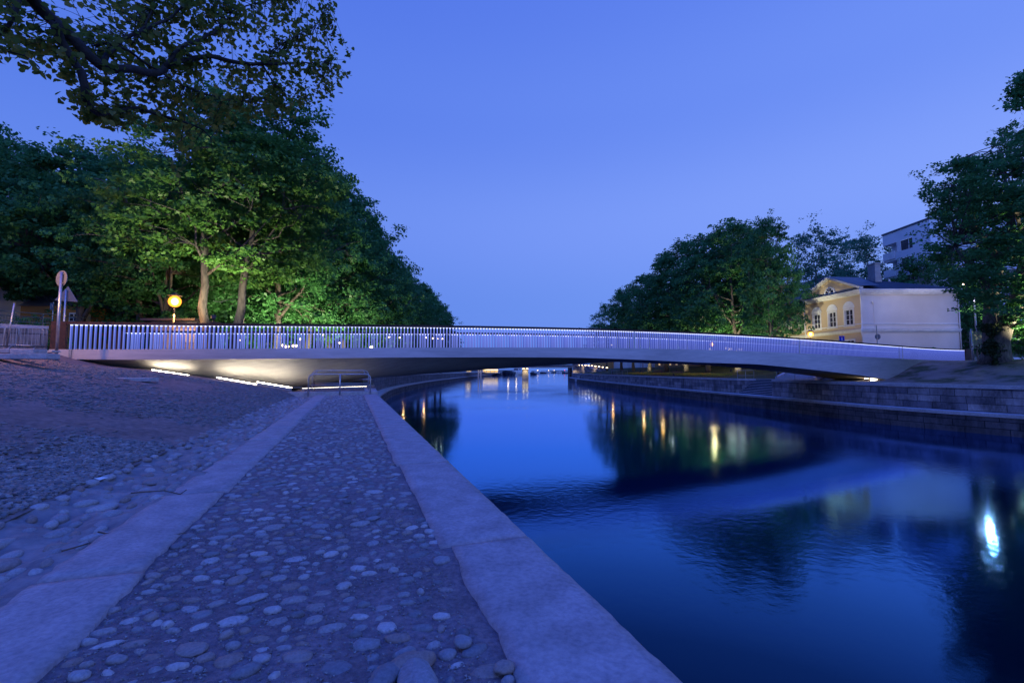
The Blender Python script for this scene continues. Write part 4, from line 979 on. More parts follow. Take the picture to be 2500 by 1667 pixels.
# raking cornice of the pediment
ap = 16.55; tm = LW/2
for t0_, t1_2 in ((-.35, tm), (LW+.35, tm)):
    for o, h0, h1 in ((.38, 0, .2), (.52, .2, .36)):
        P = [hw(t0_, -.1), hw(t1_2, -.1)]; z0, z1 = 14.28, ap
        mb.prism([(*P[0], z0+h0), (*P[1], z1+h0), (*P[1], z1+h1), (*P[0], z0+h1)], (*(nW*(o+.1)), 0))
build('cornice', mb, M['white'], house)
mb = MB(); mb.add([(*hw(LW+.1, .05), 14.2), (*hw(-.1, .05), 14.2), (*hw(tm, .05), ap+.05)], [(0, 1, 2)]); build('pediment', mb, M['yellow'], house)
mb = MB()
for rr, oo in ((.95, .12),):
    P = [hw(tm+rr*math.cos(a), .05) for a in np.linspace(0, math.pi, 17)]; mb.prism([(*q, 14.5+rr*math.sin(a)) for q, a in zip(P, np.linspace(0, math.pi, 17))], (*(nW*oo), 0))
lf = build('lunette', mb, M['white'], house)
mb = MB(); P = [hw(tm+.68*math.cos(a), .175) for a in np.linspace(0, math.pi, 13)]; mb.prism([(*q, 14.62+.68*math.sin(a)) for q, a in zip(P, np.linspace(0, math.pi, 13))], (*(nW*.01), 0)); build('pane', mb, M['glassdark'], lf)
mb = MB()
for a in (R(45), R(90), R(135)):
    q0, q1 = hw(tm, .20), hw(tm+.68*math.cos(a), .20); mb.tube([(*q0, 14.62), (*q1, 14.62+.68*math.sin(a))], .035, 5)
build('glazing_bars', mb, M['white'], lf)
# roof
rx0, rx1 = C0[0]-.3, C0[0]+GW+.5; zr = 17.3
mb = MB(); A = [(rx0-.2, C0[1]-.5, 14.29), (rx1, C0[1]-.5, 14.29), (rx1, C0[1]+24, 14.29), (rx0-2.6, C0[1]+24, 14.29)]; r0, r1 = (49.6, 65.5, zr), (48.6, 76, zr)
mb.add([*A, r0, r1], [(0, 1, 4), (1, 2, 5, 4), (2, 3, 5), (3, 0, 4, 5)])
q0, q1, qa = hw(-.5, .5), hw(LW+.5, .5), hw(tm, .5); qb = hw(tm, -4.6)
mb.add([(*q0, 14.66), (*q1, 14.66), (*qa, ap+.40), (*qb, ap+.38), (*hw(-.5, -2.2), 14.8), (*hw(LW+.5, -2.2), 14.8)], [(0, 2, 3, 4), (1, 5, 3, 2)])
roof = build('roof', mb, M['roof'], house)
mb = MB()
for i in range(38):
    x = rx0+ (rx1-rx0)*i/37; f_ = min(1.0, (x-(rx0-.2))/(49.6-rx0+.2)) if x < 49.6 else min(1.0, (rx1-x)/(rx1-49.6))
    f_ = max(0, f_); mb.tube([(x, C0[1]-.5, 14.31), (x, C0[1]-.5+8.0*f_, 14.31+(zr-14.29)*f_)], .02, 4)
build('seams', mb, M['roof'], roof)
for u0, u1, v0, yy, w_, m2 in ((2117, 2149, 643, 62.5, 1.8, 'white'), (2003, 2018, 679, 66, .9, 'white')):
    a, b = PY(u0+(u1-u0)*.52, v0, yy), PY(u1, v0, yy); mb = MB(); xm = (a[0]+b[0])/2; zt_ = a[2]
    mb.box((xm, yy+.6, (zt_+15)/2), (b[0]-a[0]-.12, 1.3, zt_-15-.02)); mb.box((xm, yy+.6, (zt_+15)/2-.9), (b[0]-a[0], 1.42, zt_-15-1.6)); mb.box((xm, yy+.6, zt_+.02), (b[0]-a[0]+.06, 1.5, .14)); build('chimney', mb, M['paintgrey'], house)
a = PY(2171, 690, 64); mb = MB(); mb.tube([(a[0], 64, 15.5), (a[0], 64, a[2]+.5)], .12, 6); build('vent_pipe', mb, M['white'], house)
mb = MB(); mb.tube([(C0[0]-.45, C0[1]-.45, 14.1), (C0[0]-.12, C0[1]-.15, 13.5), (C0[0]-.12, C0[1]-.15, 9.5), (C0[0]-.42, C0[1]-.42, 9.0), (C0[0]-.42, C0[1]-.42, 8.6), (C0[0]-.12, C0[1]-.15, 8.2), (C0[0]-.12, C0[1]-.15, 4.8)], .075, 8); build('downpipe', mb, M['white'], house, True)
q = hw(LW, .15); mb = MB(); mb.tube([(*q, 13.5), (*q, 4.8)], .07, 8); build('downpipe', mb, M['white'], house, True)
e_ = C0+np.array([GW, 0]); mb = MB(); mb.tube([(e_[0]+1.5, e_[1]-.4, 14.2), (e_[0]+1.4, e_[1]-.4, 13.9), (e_[0]+.05, e_[1]-.1, 12.9), (e_[0]+.05, e_[1]-.1, 4.8)], .07, 8); build('downpipe', mb, M['white'], house, True)
q = PY(2132, 738, 57.9); mb = MB(); mb.box(q, (.22, .16, .2)); mb.tube([(q[0]+.05, q[1]+.06, q[2]), (q[0]+.08, q[1]+.06, 9.3)], .02, 4); build('wall_lamp', mb, M['cream'], house)

# ------------------------------------------------------------------ white apartment block
apt = thing('apartment_block', 'white modern apartment block with recessed balconies behind the big right tree', 'building', (76, 80, 4.8))
AX, AY, AX2, AY2, AT = 66.4, 71.0, 96, 80.2, 27.9
FH = 3.05; nf = 7
rec = []
for k in range(nf):
    zf_ = AT-1.15-FH*(k+1)+.55
    rec.append((zf_, zf_+1.75))
mb = MB()
def wq(y0, y1, z0, z1, x=AX): mb.add([(x, y1, z0), (x, y0, z0), (x, y0, z1), (x, y1, z1)], [(0, 1, 2, 3)])
zc = AT
for z0, z1 in rec:
    wq(AY, AY2, z1, zc); wq(AY, 74.2, z0, z1); zc = z0
wq(AY, AY2, 4, zc)
def sq(x0, x1, z0, z1, y=AY): mb.add([(x0, y, z0), (x1, y, z0), (x1, y, z1), (x0, y, z1)], [(0, 1, 2, 3)])
zc = AT
for z0, z1 in rec: sq(AX, AX2, z1, zc); sq(AX, AX+2.2, z0, z1); sq(AX+9, AX+11, z0, z1); sq(AX+20, AX2, z0, z1); zc = z0
sq(AX, AX2, 4, zc); mb.add([(AX, AY, AT), (AX2, AY, AT), (AX2, AY2, AT), (AX, AY2, AT)], [(0, 1, 2, 3)])
for z0, z1 in rec:
    mb.add([(AX, 77.4, z0), (AX+1.6, 77.4, z0), (AX+1.6, 77.4, z1), (AX, 77.4, z1)], [(0, 1, 2, 3)])
    mb.add([(AX+1.6, 77.4, z0), (AX+1.6, AY2, z0), (AX+1.6, AY2, z1), (AX+1.6, 77.4, z1)], [(0, 1, 2, 3)])
    mb.add([(AX, AY2, z1), (AX+1.6, AY2, z1), (AX+1.6, 77.4, z1), (AX, 77.4, z1)], [(0, 1, 2, 3)]); mb.add([(AX, AY2, z0), (AX+1.6, AY2, z0), (AX+1.6, 77.4, z0), (AX, 77.4, z0)], [(0, 1, 2, 3)])
build('wall', mb, M['apart'], apt)
mb = MB(); mb.prism([(AX-.12, AY-.12, AT+.003), (AX2, AY-.12, AT+.003), (AX2, AY2+.1, AT+.003), (AX-.12, AY2+.1, AT+.003)], (0, 0, .3)); build('roof', mb, M['roof'], apt)
for z0, z1 in rec:
    mb = MB(); mb.prism([(AX+.12, 74.2, z0), (AX+.12, 77.4, z0), (AX+.12, 77.4, z1), (AX+.12, 74.2, z1)], (.05, 0, 0)); w_ = build('window', mb, M['glassdark'], apt)
    mb = MB()
    for y in (74.24, 75.0, 77.3): mb.box((AX+.06, y, (z0+z1)/2), (.1, .07, z1-z0))
    mb.box((AX+.06, 76.9, (z0+z1)/2), (.1, .7, z1-z0)); build('frame', mb, M['white'], w_)
    mb = MB(); mb.box((AX-.1, 78.9, z0-.35), (.12, 2.5, 1.3)); build('balcony', mb, M['white'], apt)
    for x0, x1 in ((AX+2.2, AX+9), (AX+11, AX+20)):
        mb = MB(); mb.prism([(x0, AY+.12, z0), (x1, AY+.12, z0), (x1, AY+.12, z1), (x0, AY+.12, z1)], (0, .05, 0)); w_ = build('window', mb, M['glassdark'], apt)
        mb = MB()
        for x in np.linspace(x0+.05, x1-.05, 5): mb.box((x, AY+.06, (z0+z1)/2), (.09, .1, z1-z0))
        build('frame', mb, M['white'], w_)
a = PY(2268, 540, 76); mb = MB()
for dx in (0, .35, .8): mb.tube([(a[0]+dx, 76, AT), (a[0]+dx, 76, AT+3.2-dx)], .06, 5)
for dz in (.8, 1.6, 2.4): mb.tube([(a[0]-.1, 76, AT+dz), (a[0]+.9, 76, AT+dz)], .04, 4)
build('antenna', mb, M['galv'], apt)

# ------------------------------------------------------------------ other background buildings
def simple_house(name, label, x0, x1, y0, y1, zg, ze, zr, mat, face='y', wins=(), wm='glassdark', group=None):
    h = thing(name, label, 'building', ((x0+x1)/2, (y0+y1)/2, zg), group)
    mb = MB(); mb.prism([(x0, y0, zg), (x1, y0, zg), (x1, y1, zg), (x0, y1, zg)], (0, 0, ze-zg)); build('wall', mb, mat, h)
    mb = MB(); o = .4; xm = (x0+x1)/2; ym = (y0+y1)/2
    if x1-x0 > y1-y0: k = (y1-y0)/2; r0, r1 = (x0+k, ym, zr), (x1-k, ym, zr); fs = [(0, 1, 5, 4), (1, 2, 5), (2, 3, 4, 5), (3, 0, 4), (3, 2, 1, 0)]
    else: k = (x1-x0)/2; r0, r1 = (xm, y0+k, zr), (xm, y1-k, zr); fs = [(0, 1, 4), (1, 2, 5, 4), (2, 3, 5), (3, 0, 4, 5), (3, 2, 1, 0)]
    mb.add([(x0-o, y0-o, ze+.003), (x1+o, y0-o, ze+.003), (x1+o, y1+o, ze+.003), (x0-o, y1+o, ze+.003), r0, r1], fs); build('roof', mb, M['roof'] if name != 'orange_house' else M['paintgrey'], h)
    for (kind, p, z0, z1, w_) in wins:
        fr = MB(); gl = MB()
        if kind == 'y':
            fr.box((p, y0-.03, (z0+z1)/2), (w_+.3, .07, z1-z0+.3)); gl.box((p, y0-.09, (z0+z1)/2), (w_, .03, z1-z0)); bars_ = [((p, y0-.12, (z0+z1)/2), (.07, .03, z1-z0)), ((p, y0-.12, (z0+z1)/2), (w_, .03, .06))]
        else:
            fr.box((x0-.03, p, (z0+z1)/2), (.07, w_+.3, z1-z0+.3)); gl.box((x0-.09, p, (z0+z1)/2), (.03, w_, z1-z0)); bars_ = [((x0-.12, p, (z0+z1)/2), (.03, .07, z1-z0))]
        f = build('window', fr, M['white'], h); build('pane', gl, M[wm], f)
        b2 = MB(); [b2.box(*q) for q in bars_]; build('glazing_bars', b2, M['white'], f)
    return h
a = PY(100, 738, 46); b = PY(224, 738, 46)
simple_house('orange_house', 'orange rendered house with a pale blue roof behind the left signs', a[0]-6, b[0], 46, 54, 4.68, a[2]-.4, a[2]+2.0, M['orange'], wins=[('y', PY(183, 770, 46)[0], PY(183, 784, 46)[2], PY(183, 767, 46)[2], .8)])
simple_house('riverside_house', 'long orange house with warm lit windows behind the right bank trees', 47, 57, 86, 150, 4.8, 13.5, 17, M['orange'], wins=[('x', y, 5.6, 7.8, 1.3) for y in range(90, 148, 5)]+[('x', y, 9.4, 11.4, 1.2) for y in range(90, 148, 5)], wm='warm_soft')
simple_house('riverside_house', 'far left bank house hidden behind the linden row', -62, -48, 66, 120, 4.68, 15, 19, M['cream'])
simple_house('riverside_house', 'long low far left bank house behind the lamps and lindens', -64, -50, 125, 260, 4.68, 13, 16, M['orange'], wins=[])
simple_house('riverside_house', 'pale far right bank house beyond the orange one', 46, 58, 154, 240, 4.8, 14, 17, M['cream'])
simple_house('riverside_house', 'dark house behind the kiosk and the second linden row', -62, -50, 36, 62, 4.68, 12, 15.5, M['apart'])
simple_house('riverside_house', 'dim house at the right end of the far bridge', 37, 62, 206, 216, 4.8, 10, 12, M['orange'], wins=[])
# kiosk with a flat dark roof behind the left end of the bridge
a, b = PY(345, 778, 30.5), PY(478, 781, 30.5); ko = thing('kiosk', 'low kiosk with a flat dark roof just behind the left end of the bridge', 'kiosk', ((a[0]+b[0])/2, 31.5, 4.6))
mb = MB(); mb.box(((a[0]+b[0])/2, 31.8, a[2]-.05), (b[0]-a[0], 2.8, .14)); build('roof', mb, M['darksteel'], ko)
mb = MB(); mb.box(((a[0]+b[0])/2, 32, (a[2]-.13+3.4)/2), (b[0]-a[0]-.5, 2.0, a[2]-.13-3.4)); build('wall', mb, M['rubble'], ko)
mb = MB(); mb.box(((a[0]+b[0])/2+.8, 30.97, a[2]-1.1), (1.4, .04, .9)); build('shutter', mb, M['paintgrey'], ko)

# ------------------------------------------------------------------ far bridge
fbz = 5.15; far_b = thing('road_bridge', 'far low road bridge with a slim girder and two lit stone piers', 'bridge', (7, 200, fbz))
pA, pB = np.array([-22, 212.0]), np.array([27, 188.0]); dd = (pB-pA)/np.linalg.norm(pB-pA); nn = np.array([-dd[1], dd[0]])
def fp(t, w): return pA+dd*t+nn*w
Lb = np.linalg.norm(pB-pA)
mb = MB(); mb.prism([(*fp(0, 0), fbz), (*fp(Lb, 0), fbz), (*fp(Lb, 0), fbz+.9), (*fp(0, 0), fbz+.9)], (*(nn*12), 0)); build('girder', mb, M['concrete'], far_b)
mb = MB(); mb.prism([(*fp(0, -.5), fbz+.9), (*fp(Lb, -.5), fbz+.9), (*fp(Lb, -.5), fbz+1.25), (*fp(0, -.5), fbz+1.25)], (*(nn*13), 0)); build('deck', mb, M['paintgrey'], far_b)
mb = MB(); mb.tube([(*fp(0, -.4), fbz+2.3), (*fp(Lb, -.4), fbz+2.3)], .06, 5)
for t in np.arange(0, Lb, 1.6): mb.tube([(*fp(t, -.4), fbz+1.2), (*fp(t, -.4), fbz+2.3)], .04, 4)
build('parapet', mb, M['paintgrey'], far_b)
def pier(px, y, w, dark=False):
    p = PY(px, 905, y); q = MB(); q.box((p[0], y+3, fbz/2-.2), (w, 6, fbz+.3), 0, .88); build('pier', q, M['granite'], far_b)
    for s in (-.27, .27):
        q = MB(); q.box((p[0]+w*s, y-.15, fbz-.35), (w*.3, .12, .2)); build('pier_lamp', q, M['warm'], far_b)
    spot('pier_glow', (p[0], y-1.2, fbz-.3), (p[0], y+.6, 0), 500, (1, .8, .45), 100, .2, far_b)
pier(1282.5, 203, 2.9)
q = PY(1394, 905, 186); mb = MB(); mb.box((q[0], 189, fbz/2-.2), (1.1, 6, fbz+.3)); build('pier', mb, M['darksteel'], far_b)
ab = thing('bridge_abutment', 'lit stone abutment and ramp wall at the right end of the far bridge', 'wall', (27, 186, 0))
a, b = PY(1398, 905, 184), PY(1480, 905, 150)
mb = MB(); c1 = PY(1414, 905, 184)
mb.add([(a[0], 184, -.3), (c1[0], 184, -.3), (c1[0], 184, 7.2), (a[0], 184, 7.2)], [(0, 1, 2, 3)], [[(0, 0), (3, 0), (3, 7), (0, 7)]])
mb.add([(c1[0], 184, 2.0), (b[0], 150, 3.0), (b[0], 150, 5.2), (c1[0]+2, 180, 6.6), (c1[0], 184, 6.7)], [(0, 1, 2, 3, 4)], [[(0, 2), (14, 3), (14, 5), (2, 6.5), (0, 6.7)]])
build('masonry', mb, M['wall_right'], ab)
for k in range(9):
    t = k/8; x = c1[0]+.1+(b[0]-c1[0])*t; y = 183.4+(150-184)*t; z = 6.1-1.25*t**1.5
    mb = MB(); mb.box((x, y-.15, z), (.55, .1, .22)); build('wall_lamp', mb, M['warm'], ab)
for t in (.15, .6): 
    x = c1[0]+(b[0]-c1[0])*t; y = 184-34*t; spot('wall_glow', (x-.9, y-1.4, 6.2-t), (x+.3, y, 2.5), 420, (1, .8, .45), 120, .2, ab)
spot('arch_glow', (c1[0]-2, 182.5, 4.6), (c1[0]-1.5, 184, 1), 300, (1, .8, .45), 110, .2, ab)
pb = thing('bridge_abutment', 'pale lit columns at the left end of the far bridge', 'wall', (-16, 205, 0))
for k, (u, w_) in enumerate([(1168, .5), (1174, .6)]):
    q = PY(u, 905, 206); mb = MB(); mb.box((q[0], 206, 3.2), (w_, .8, 6.6)); build('column', mb, M['granite'], pb)
spot('column_glow', (PY(1170, 905, 203)[0], 203.6, 6.2), (PY(1171, 905, 206)[0], 206, 2), 300, (1, .8, .45), 90, .2, pb)
# lit terrace pavilion on the left bank beyond
def pavilion(u0, u1, y, z0, z1, lb):
    a, b = PY(u0, 905, y), PY(u1, 905, y); h = thing('terrace_pavilion', lb, 'pavilion', ((a[0]+b[0])/2, y, z0), 'lit terraces on the far left bank')
    mb = MB(); mb.box(((a[0]+b[0])/2, y+3, z1+.25), (b[0]-a[0]+1, 7, .4)); build('roof', mb, M['paintgrey'], h)
    mb = MB(); mb.box(((a[0]+b[0])/2, y+4, (z0+z1)/2), (b[0]-a[0], .3, z1-z0)); build('glass', mb, M['warm_soft'], h)
    mb = MB(); mb.box(((a[0]+b[0])/2, y-.1, z1-.05), (b[0]-a[0], .2, .16)); build('light_strip', mb, M['warm'], h)
    n = max(3, int((b[0]-a[0])/2.2))
    for k in range(n+1):
        mb = MB(); mb.box((a[0]+(b[0]-a[0])*k/n, y, (z0+z1)/2), (.25, .25, z1-z0)); build('column', mb, M['white'], h)
pavilion(1137, 1148, 215, 3.3, 4.4, 'short lit terrace just left of the far bridge')
pavilion(1178, 1216, 300, 2.6, 4.6, 'long lit terrace behind the far bridge')
# boats
def boat(u, v0, y, L_, W_, lb, hull='hull', cabin=True, rz=0.0, lamp=None, group='moored boats', hgt=1.0):
    p = PY(u, 905, y); b = thing('boat', lb, 'boat', (p[0], y, 0), group)
    prof = [(-.5, .30), (-.47, .42), (-.2, .5), (.2, .46), (.4, .28), (.5, .03)]
    vs = []; n = len(prof)
    for z, k, sh in ((-.15, .75, .94), (.45*hgt, .96, .99), (1.0*hgt, 1.0, 1.0)):
        for sgn in (1, -1):
            for (l, w) in (prof if sgn == 1 else prof[::-1]): vs.append((w*sgn*W_*k, -l*L_*sh, z+(.35*hgt*max(0, l)**2*4 if z > 0 else 0)))
    m_ = 2*n; fs = [(r_*m_+i, r_*m_+(i+1) % m_, (r_+1)*m_+(i+1) % m_, (r_+1)*m_+i) for r_ in range(2) for i in range(m_)]+[tuple(2*m_+i for i in range(m_))]
    mb = MB(); mb.add(vs, fs); build('hull', mb, M[hull], b, False, True)
    if cabin:
        mb = MB(); mb.box((0, .06*L_, hgt*1.0+.55*hgt), (W_*.62, L_*.42, 1.1*hgt), 0, .85); c_ = build('cabin', mb, M['white'], b, False, True)
        mb = MB(); mb.box((0, .06*L_-L_*.21-.02, hgt*1.75), (W_*.44, .06, .42*hgt)); mb.box((0, .06*L_, hgt*1.75), (W_*.60, L_*.3, .36*hgt)); build('window', mb, M['glassdark'], c_, False, True)
        mb = MB(); mb.box((0, .08*L_, hgt*2.15), (W_*.6, L_*.42, .08)); build('cabin_roof', mb, M['white'], c_, False, True)
    mb = MB(); mb.tube([(-W_*.45, -L_*.1, hgt*1.05), (-W_*.45, -L_*.1, hgt*1.6), (-W_*.3, -L_*.42, hgt*1.7), (0, -L_*.49, hgt*1.8), (W_*.3, -L_*.42, hgt*1.7), (W_*.45, -L_*.1, hgt*1.6), (W_*.45, -L_*.1, hgt*1.05)], .03*hgt, 4); build('bow_rail', mb, M['galv'], b, False, True)
    if lamp:
        mb = MB(); mb.sphere((0, -L_*.1, hgt*2.6), .25*hgt, 6, 4); build('lamp', mb, M[lamp], b, False, True)
    b.rotation_euler = (0, 0, rz); return b
boat(1417.5, 0, 150, 6.5, 3.0, 'small white motor boat with a dark cabin top moored at the right wall', 'white', True, R(6), hgt=.95)
boat(1242, 0, 355, 24, 9.5, 'big dark blunt hulled barge moored beyond the far bridge', 'hull', False, R(-10), 'warm', hgt=3.0)
boat(1262, 0, 372, 22, 8, 'white passenger boat moored behind the dark barge', 'white', True, R(-14), 'warm', hgt=2.8)
boat(1302, 0, 430, 14, 6, 'dark small boat right of the stone pier', 'hull', True, R(-14), None, hgt=1.8)
for k, (u, y, c_) in enumerate([(1215, 330, None), (1313, 560, 'warm'), (1325, 640, None), (1338, 700, 'warm'), (1352, 760, 'warm'), (1366, 700, None), (1380, 620, 'red'), (1334, 820, None)]):
    boat(u, 0, y, 12, 5.5, ['pale boat left of the dark barge', 'distant boat first right of the pier', 'distant boat second right of the pier', 'distant boat third right of the pier', 'distant boat fourth right of the pier', 'distant boat in front of the harbour at right', 'distant boat carrying a red lamp', 'farthest small boat on the harbour water'][k], 'white' if k % 2 else 'hull', True, rnd.uniform(-1, 1), c_, 'distant moored boats', 1.7)

# ------------------------------------------------------------------ park furniture, flowers, steps on the right bank
bench = None
for k, (u, v, yy, lb) in enumerate([(1655, 906, 74, 'park bench behind the right quay wall, nearer one'), (1607, 905, 88, 'park bench behind the right quay wall, farther one')]):
    p = PY(u, v, yy); z = gR(p[0], p[1])
    b = thing('park_bench', lb, 'bench', (p[0], p[1], z), 'park benches')
    mb = MB(); [mb.box((p[0], p[1]+q, z+.45), (1.8, .12, .04)) for q in (-.15, 0, .15)]; build('seat', mb, M['wood'], b)
    mb = MB(); [mb.box((p[0], p[1]+.24, z+.62+q), (1.8, .03, .1)) for q in (0, .16)]; build('backrest', mb, M['wood'], b)
    for s in (-.7, .7):
        mb = MB(); mb.box((p[0]+s, p[1], z+.22), (.06, .42, .42)); mb.box((p[0]+s, p[1]+.26, z+.6), (.05, .04, .45)); build('leg', mb, M['darksteel'], b)
items = []
for _ in range(2600):
    t = rnd.random(); i0 = int(np.argmin(abs(RR[:, 1]-60))); i1 = int(np.argmin(abs(RR[:, 1]-104))); i = int(i0+(i1-i0)*t); s = rnd.gauss(3.2, .5)
    p = RR[i]+RN[i]*s+np.array([rnd.uniform(-.5, .5), rnd.uniform(-.6, .6)]); z = zR(RR[i, 1], s)+rnd.uniform(.25, .48)
    items.append((p[0], p[1], z, .055, .055, .05, 0, .5, 0))
o = scatter_mesh('daffodils', items, TET, M['daff'], False)
# park steps in the lawn
a = PY(1925, 918, 50); st = thing('park_steps', 'short flight of park steps with pale stone cheeks rising behind the small rail', 'stairs', (a[0], a[1], 2.95))
base = PY(1940, 921, 48.5); top = PY(1996, 900, 55); dv = (top-base); dh = np.array([dv[0], dv[1]])/np.linalg.norm(dv[:2]); ph = np.array([-dh[1], dh[0]])
mb = MB(); n = 9; Ls = np.linalg.norm(dv[:2]); zb0 = 2.9
for i in range(n):
    c = base[:2]+dh*Ls*(i+.5)/n; mb.box((c[0], c[1], zb0+.1+.17*i-.2), (Ls/n, 3.2, .6), math.atan2(dh[1], dh[0]))
build('steps', mb, M['granite'], st)
for s in (-1.75, 1.75):
    q0 = base[:2]+ph*s; q1 = base[:2]+dh*Ls+ph*s; w2 = ph*.13
    mb = MB(); mb.prism([(*(q0-w2), zb0-.2), (*(q1-w2), zb0+.17*n-.2), (*(q1-w2), zb0+.17*n+.3), (*(q0-w2), zb0+.3)], (*(w2*2), 0)); build('cheek', mb, M['granite'], st)
# bicycle parked at the right bridge end
p = PY(2386, 884, 47); bi = thing('bicycle', 'parked bicycle beside the rusty right end plate of the bridge', 'bicycle', (p[0], p[1], p[2]))
for dx in (-.52, .52):
    mb = MB(); mb.tube([(p[0]+dx+.33*math.cos(a), p[1], p[2]+.34+.33*math.sin(a)) for a in np.linspace(0, 2*math.pi, 21)], .02, 5, False); build('wheel', mb, M['darksteel'], bi)
mb = MB(); A_b = {k: (p[0]+x, p[1], p[2]+z) for k, (x, z) in dict(r=(-.52, .34), f=(.52, .34), b=(-.08, .3), s=(-.22, .8), h=(.38, .85)).items()}
for q in ('rb', 'rs', 'bs', 'bh', 'sh', 'hf'): mb.tube([A_b[q[0]], A_b[q[1]]], .018, 5)
build('frame', mb, M['paintgrey'], bi)
mb = MB(); mb.box((p[0]-.24, p[1], p[2]+.9), (.24, .12, .06)); build('saddle', mb, M['darksteel'], bi)
mb = MB(); mb.tube([(p[0]+.36, p[1], p[2]+.85), (p[0]+.34, p[1], p[2]+1.0), (p[0]+.3, p[1]-.25, p[2]+1.0)], .014, 5); mb.tube([(p[0]+.34, p[1], p[2]+1.0), (p[0]+.3, p[1]+.25, p[2]+1.0)], .014, 5); build('handlebar', mb, M['darksteel'], bi)

# ------------------------------------------------------------------ trees
def leaf_quads(C, Nrm, size, rs):
    """kite shaped leaves at centres C"""
    n = len(C); T = rs.normal(size=(n, 3)); T -= Nrm*(T*Nrm).sum(1)[:, None]; T /= np.linalg.norm(T, axis=1)[:, None]+1e-9
    B = np.cross(Nrm, T); s = size*rs.uniform(.7, 1.25, n)[:, None]
    V = np.stack([C-T*s*.55, C+B*s*.42-T*s*.05+Nrm*s*.06, C+T*s*.6, C-B*s*.42-T*s*.05+Nrm*s*.06], 1)
    return V.reshape(-1, 3)
def grow(seed, H, Rr, tr, h0=.2, ncl=150, lpc=170, lsize=.24, lean=(0, 0), clump=1.15, top_sparse=0.0, forks=3, flat=.55, prof=None, zlow=None, f0=.28, lr=.55):
    rs = np.random.RandomState(seed); r_ = random.Random(seed)
    mb = MB(); nodes = []
    # trunk
    K = 9; hs = np.linspace(0, H*.62, K); off = np.cumsum(rs.normal(0, .12, (K, 2)), 0)
    tp = [np.array([off[i, 0]+lean[0]*(hs[i]/H)**1.2*H, off[i, 1]+lean[1]*(hs[i]/H)**1.2*H, hs[i]]) for i in range(K)]; tp[0] = np.array([0, 0, -.5])
    rad = [tr*1.35]+[tr*(1-.72*i/(K-1)) for i in range(1, K)]
    mb.tube(tp, rad, 10)
    def trunk_at(f):
        q = f*(K-1); i = min(int(q), K-2); return tp[i]*(1-(q-i))+tp[i+1]*(q-i), rad[i]*(1-(q-i))+rad[i+1]*(q-i)
    def renv(t): # t 0..1 bottom to top of crown
        return Rr*(prof(t) if prof else (math.sin(math.pi*min(1, max(0, t))**.62)**.55 if 0 < t < 1 else 0))
    zl = H*h0 if zlow is None else zlow
    nl = 13
    for k in range(nl):
        f = f0+(1-f0)*(k/(nl-1)) if k < nl-forks else 1.0
        p0, r0 = trunk_at(f); ang = k*2.4+r_.uniform(-.4, .4)
        t = r_.uniform(.15, .6) if k < nl-forks else r_.uniform(.75, .92)
        zt_ = zl+(H-zl)*max(t, (p0[2]-zl)/(H-zl)+.08) if k < nl-forks else zl+(H-zl)*t
        zt_ = min(zt_, H*.95); rr = renv((zt_-zl)/(H-zl))*r_.uniform(.55, .8)*(1 if k < nl-forks else .55)
        cx, cyy = lean[0]*(zt_/H)**1.2*H, lean[1]*(zt_/H)**1.2*H
        p1 = np.array([cx+rr*math.cos(ang), cyy+rr*math.sin(ang), zt_]); m1 = p0*.5+p1*.5+np.array([0, 0, -.02*H if k < nl-forks else 0])+rs.normal(0, .3, 3)
        L_ = [p0]; 
        for q in np.linspace(.2, 1, 6): L_.append((1-q)**2*p0+2*q*(1-q)*m1+q*q*p1+rs.normal(0, .12, 3))
        rl_ = [max(.02, r0*lr*(1-.85*q)) for q in np.linspace(0, 1, 7)]
        mb.tube(L_, rl_, 6); nodes += [(a, b) for a, b in zip(L_[1:], rl_[1:])]
    nodes += [(tp[i], rad[i]) for i in range(4, K)]
    NP = np.array([n[0] for n in nodes])
    Cs = []; tries = 0
    while len(Cs) < ncl and tries < 20000:
        tries += 1
        t = r_.random()**.9; rr = renv(t)
        if rr < .3 or r_.random() > (rr/Rr)**1.1+.08: continue
        if t > .6 and r_.random() < top_sparse: continue
        z = zl+(H-zl)*t; a = r_.uniform(0, 2*math.pi); q = rr*r_.random()**.38*(1+.12*math.sin(3*a+seed)+.08*r_.gauss(0, 1))
        cx, cyy = lean[0]*(z/H)**1.2*H, lean[1]*(z/H)**1.2*H
        Cs.append(np.array([cx+q*math.cos(a), cyy+q*math.sin(a), z]))
    LC = []; LN_ = []
    for c in Cs:
        dist = np.linalg.norm((NP-c)*np.array([1, 1, 1.3]), axis=1)+np.maximum(0, NP[:, 2]-c[2])*1.0; j = int(np.argmin(dist)); p0 = NP[j]
        m_ = (p0+c)/2+np.array([0, 0, .25]); mb.tube([p0, m_+rs.normal(0, .15, 3), c], [max(.02, nodes[j][1]*.5), .03, .012], 4, False)
        n = int(lpc*r_.uniform(.55, 1.4)); sz = clump*r_.uniform(.7, 1.3)
        # several sub-sprays per clump
        m2 = 6; sub = rs.normal(0, 1, (m2, 3))*np.array([.62, .62, .62*flat])*sz
        d = rs.normal(0, 1, (n, 3)); d /= np.linalg.norm(d, axis=1)[:, None]; d *= rs.uniform(0, 1, (n, 1))**.5
        q = c+sub[rs.randint(0, m2, n)]+d*np.array([.55, .55, .55*flat])*sz
        LC.append(q); nn_ = rs.normal(0, .55, (n, 3))+np.array([0, 0, .8])+(q-c)/sz*.35; LN_.append(nn_/np.linalg.norm(nn_, axis=1)[:, None])
    C = np.vstack(LC); Nn2 = np.vstack(LN_)
    return mb, leaf_quads(C, Nn2, lsize, rs)
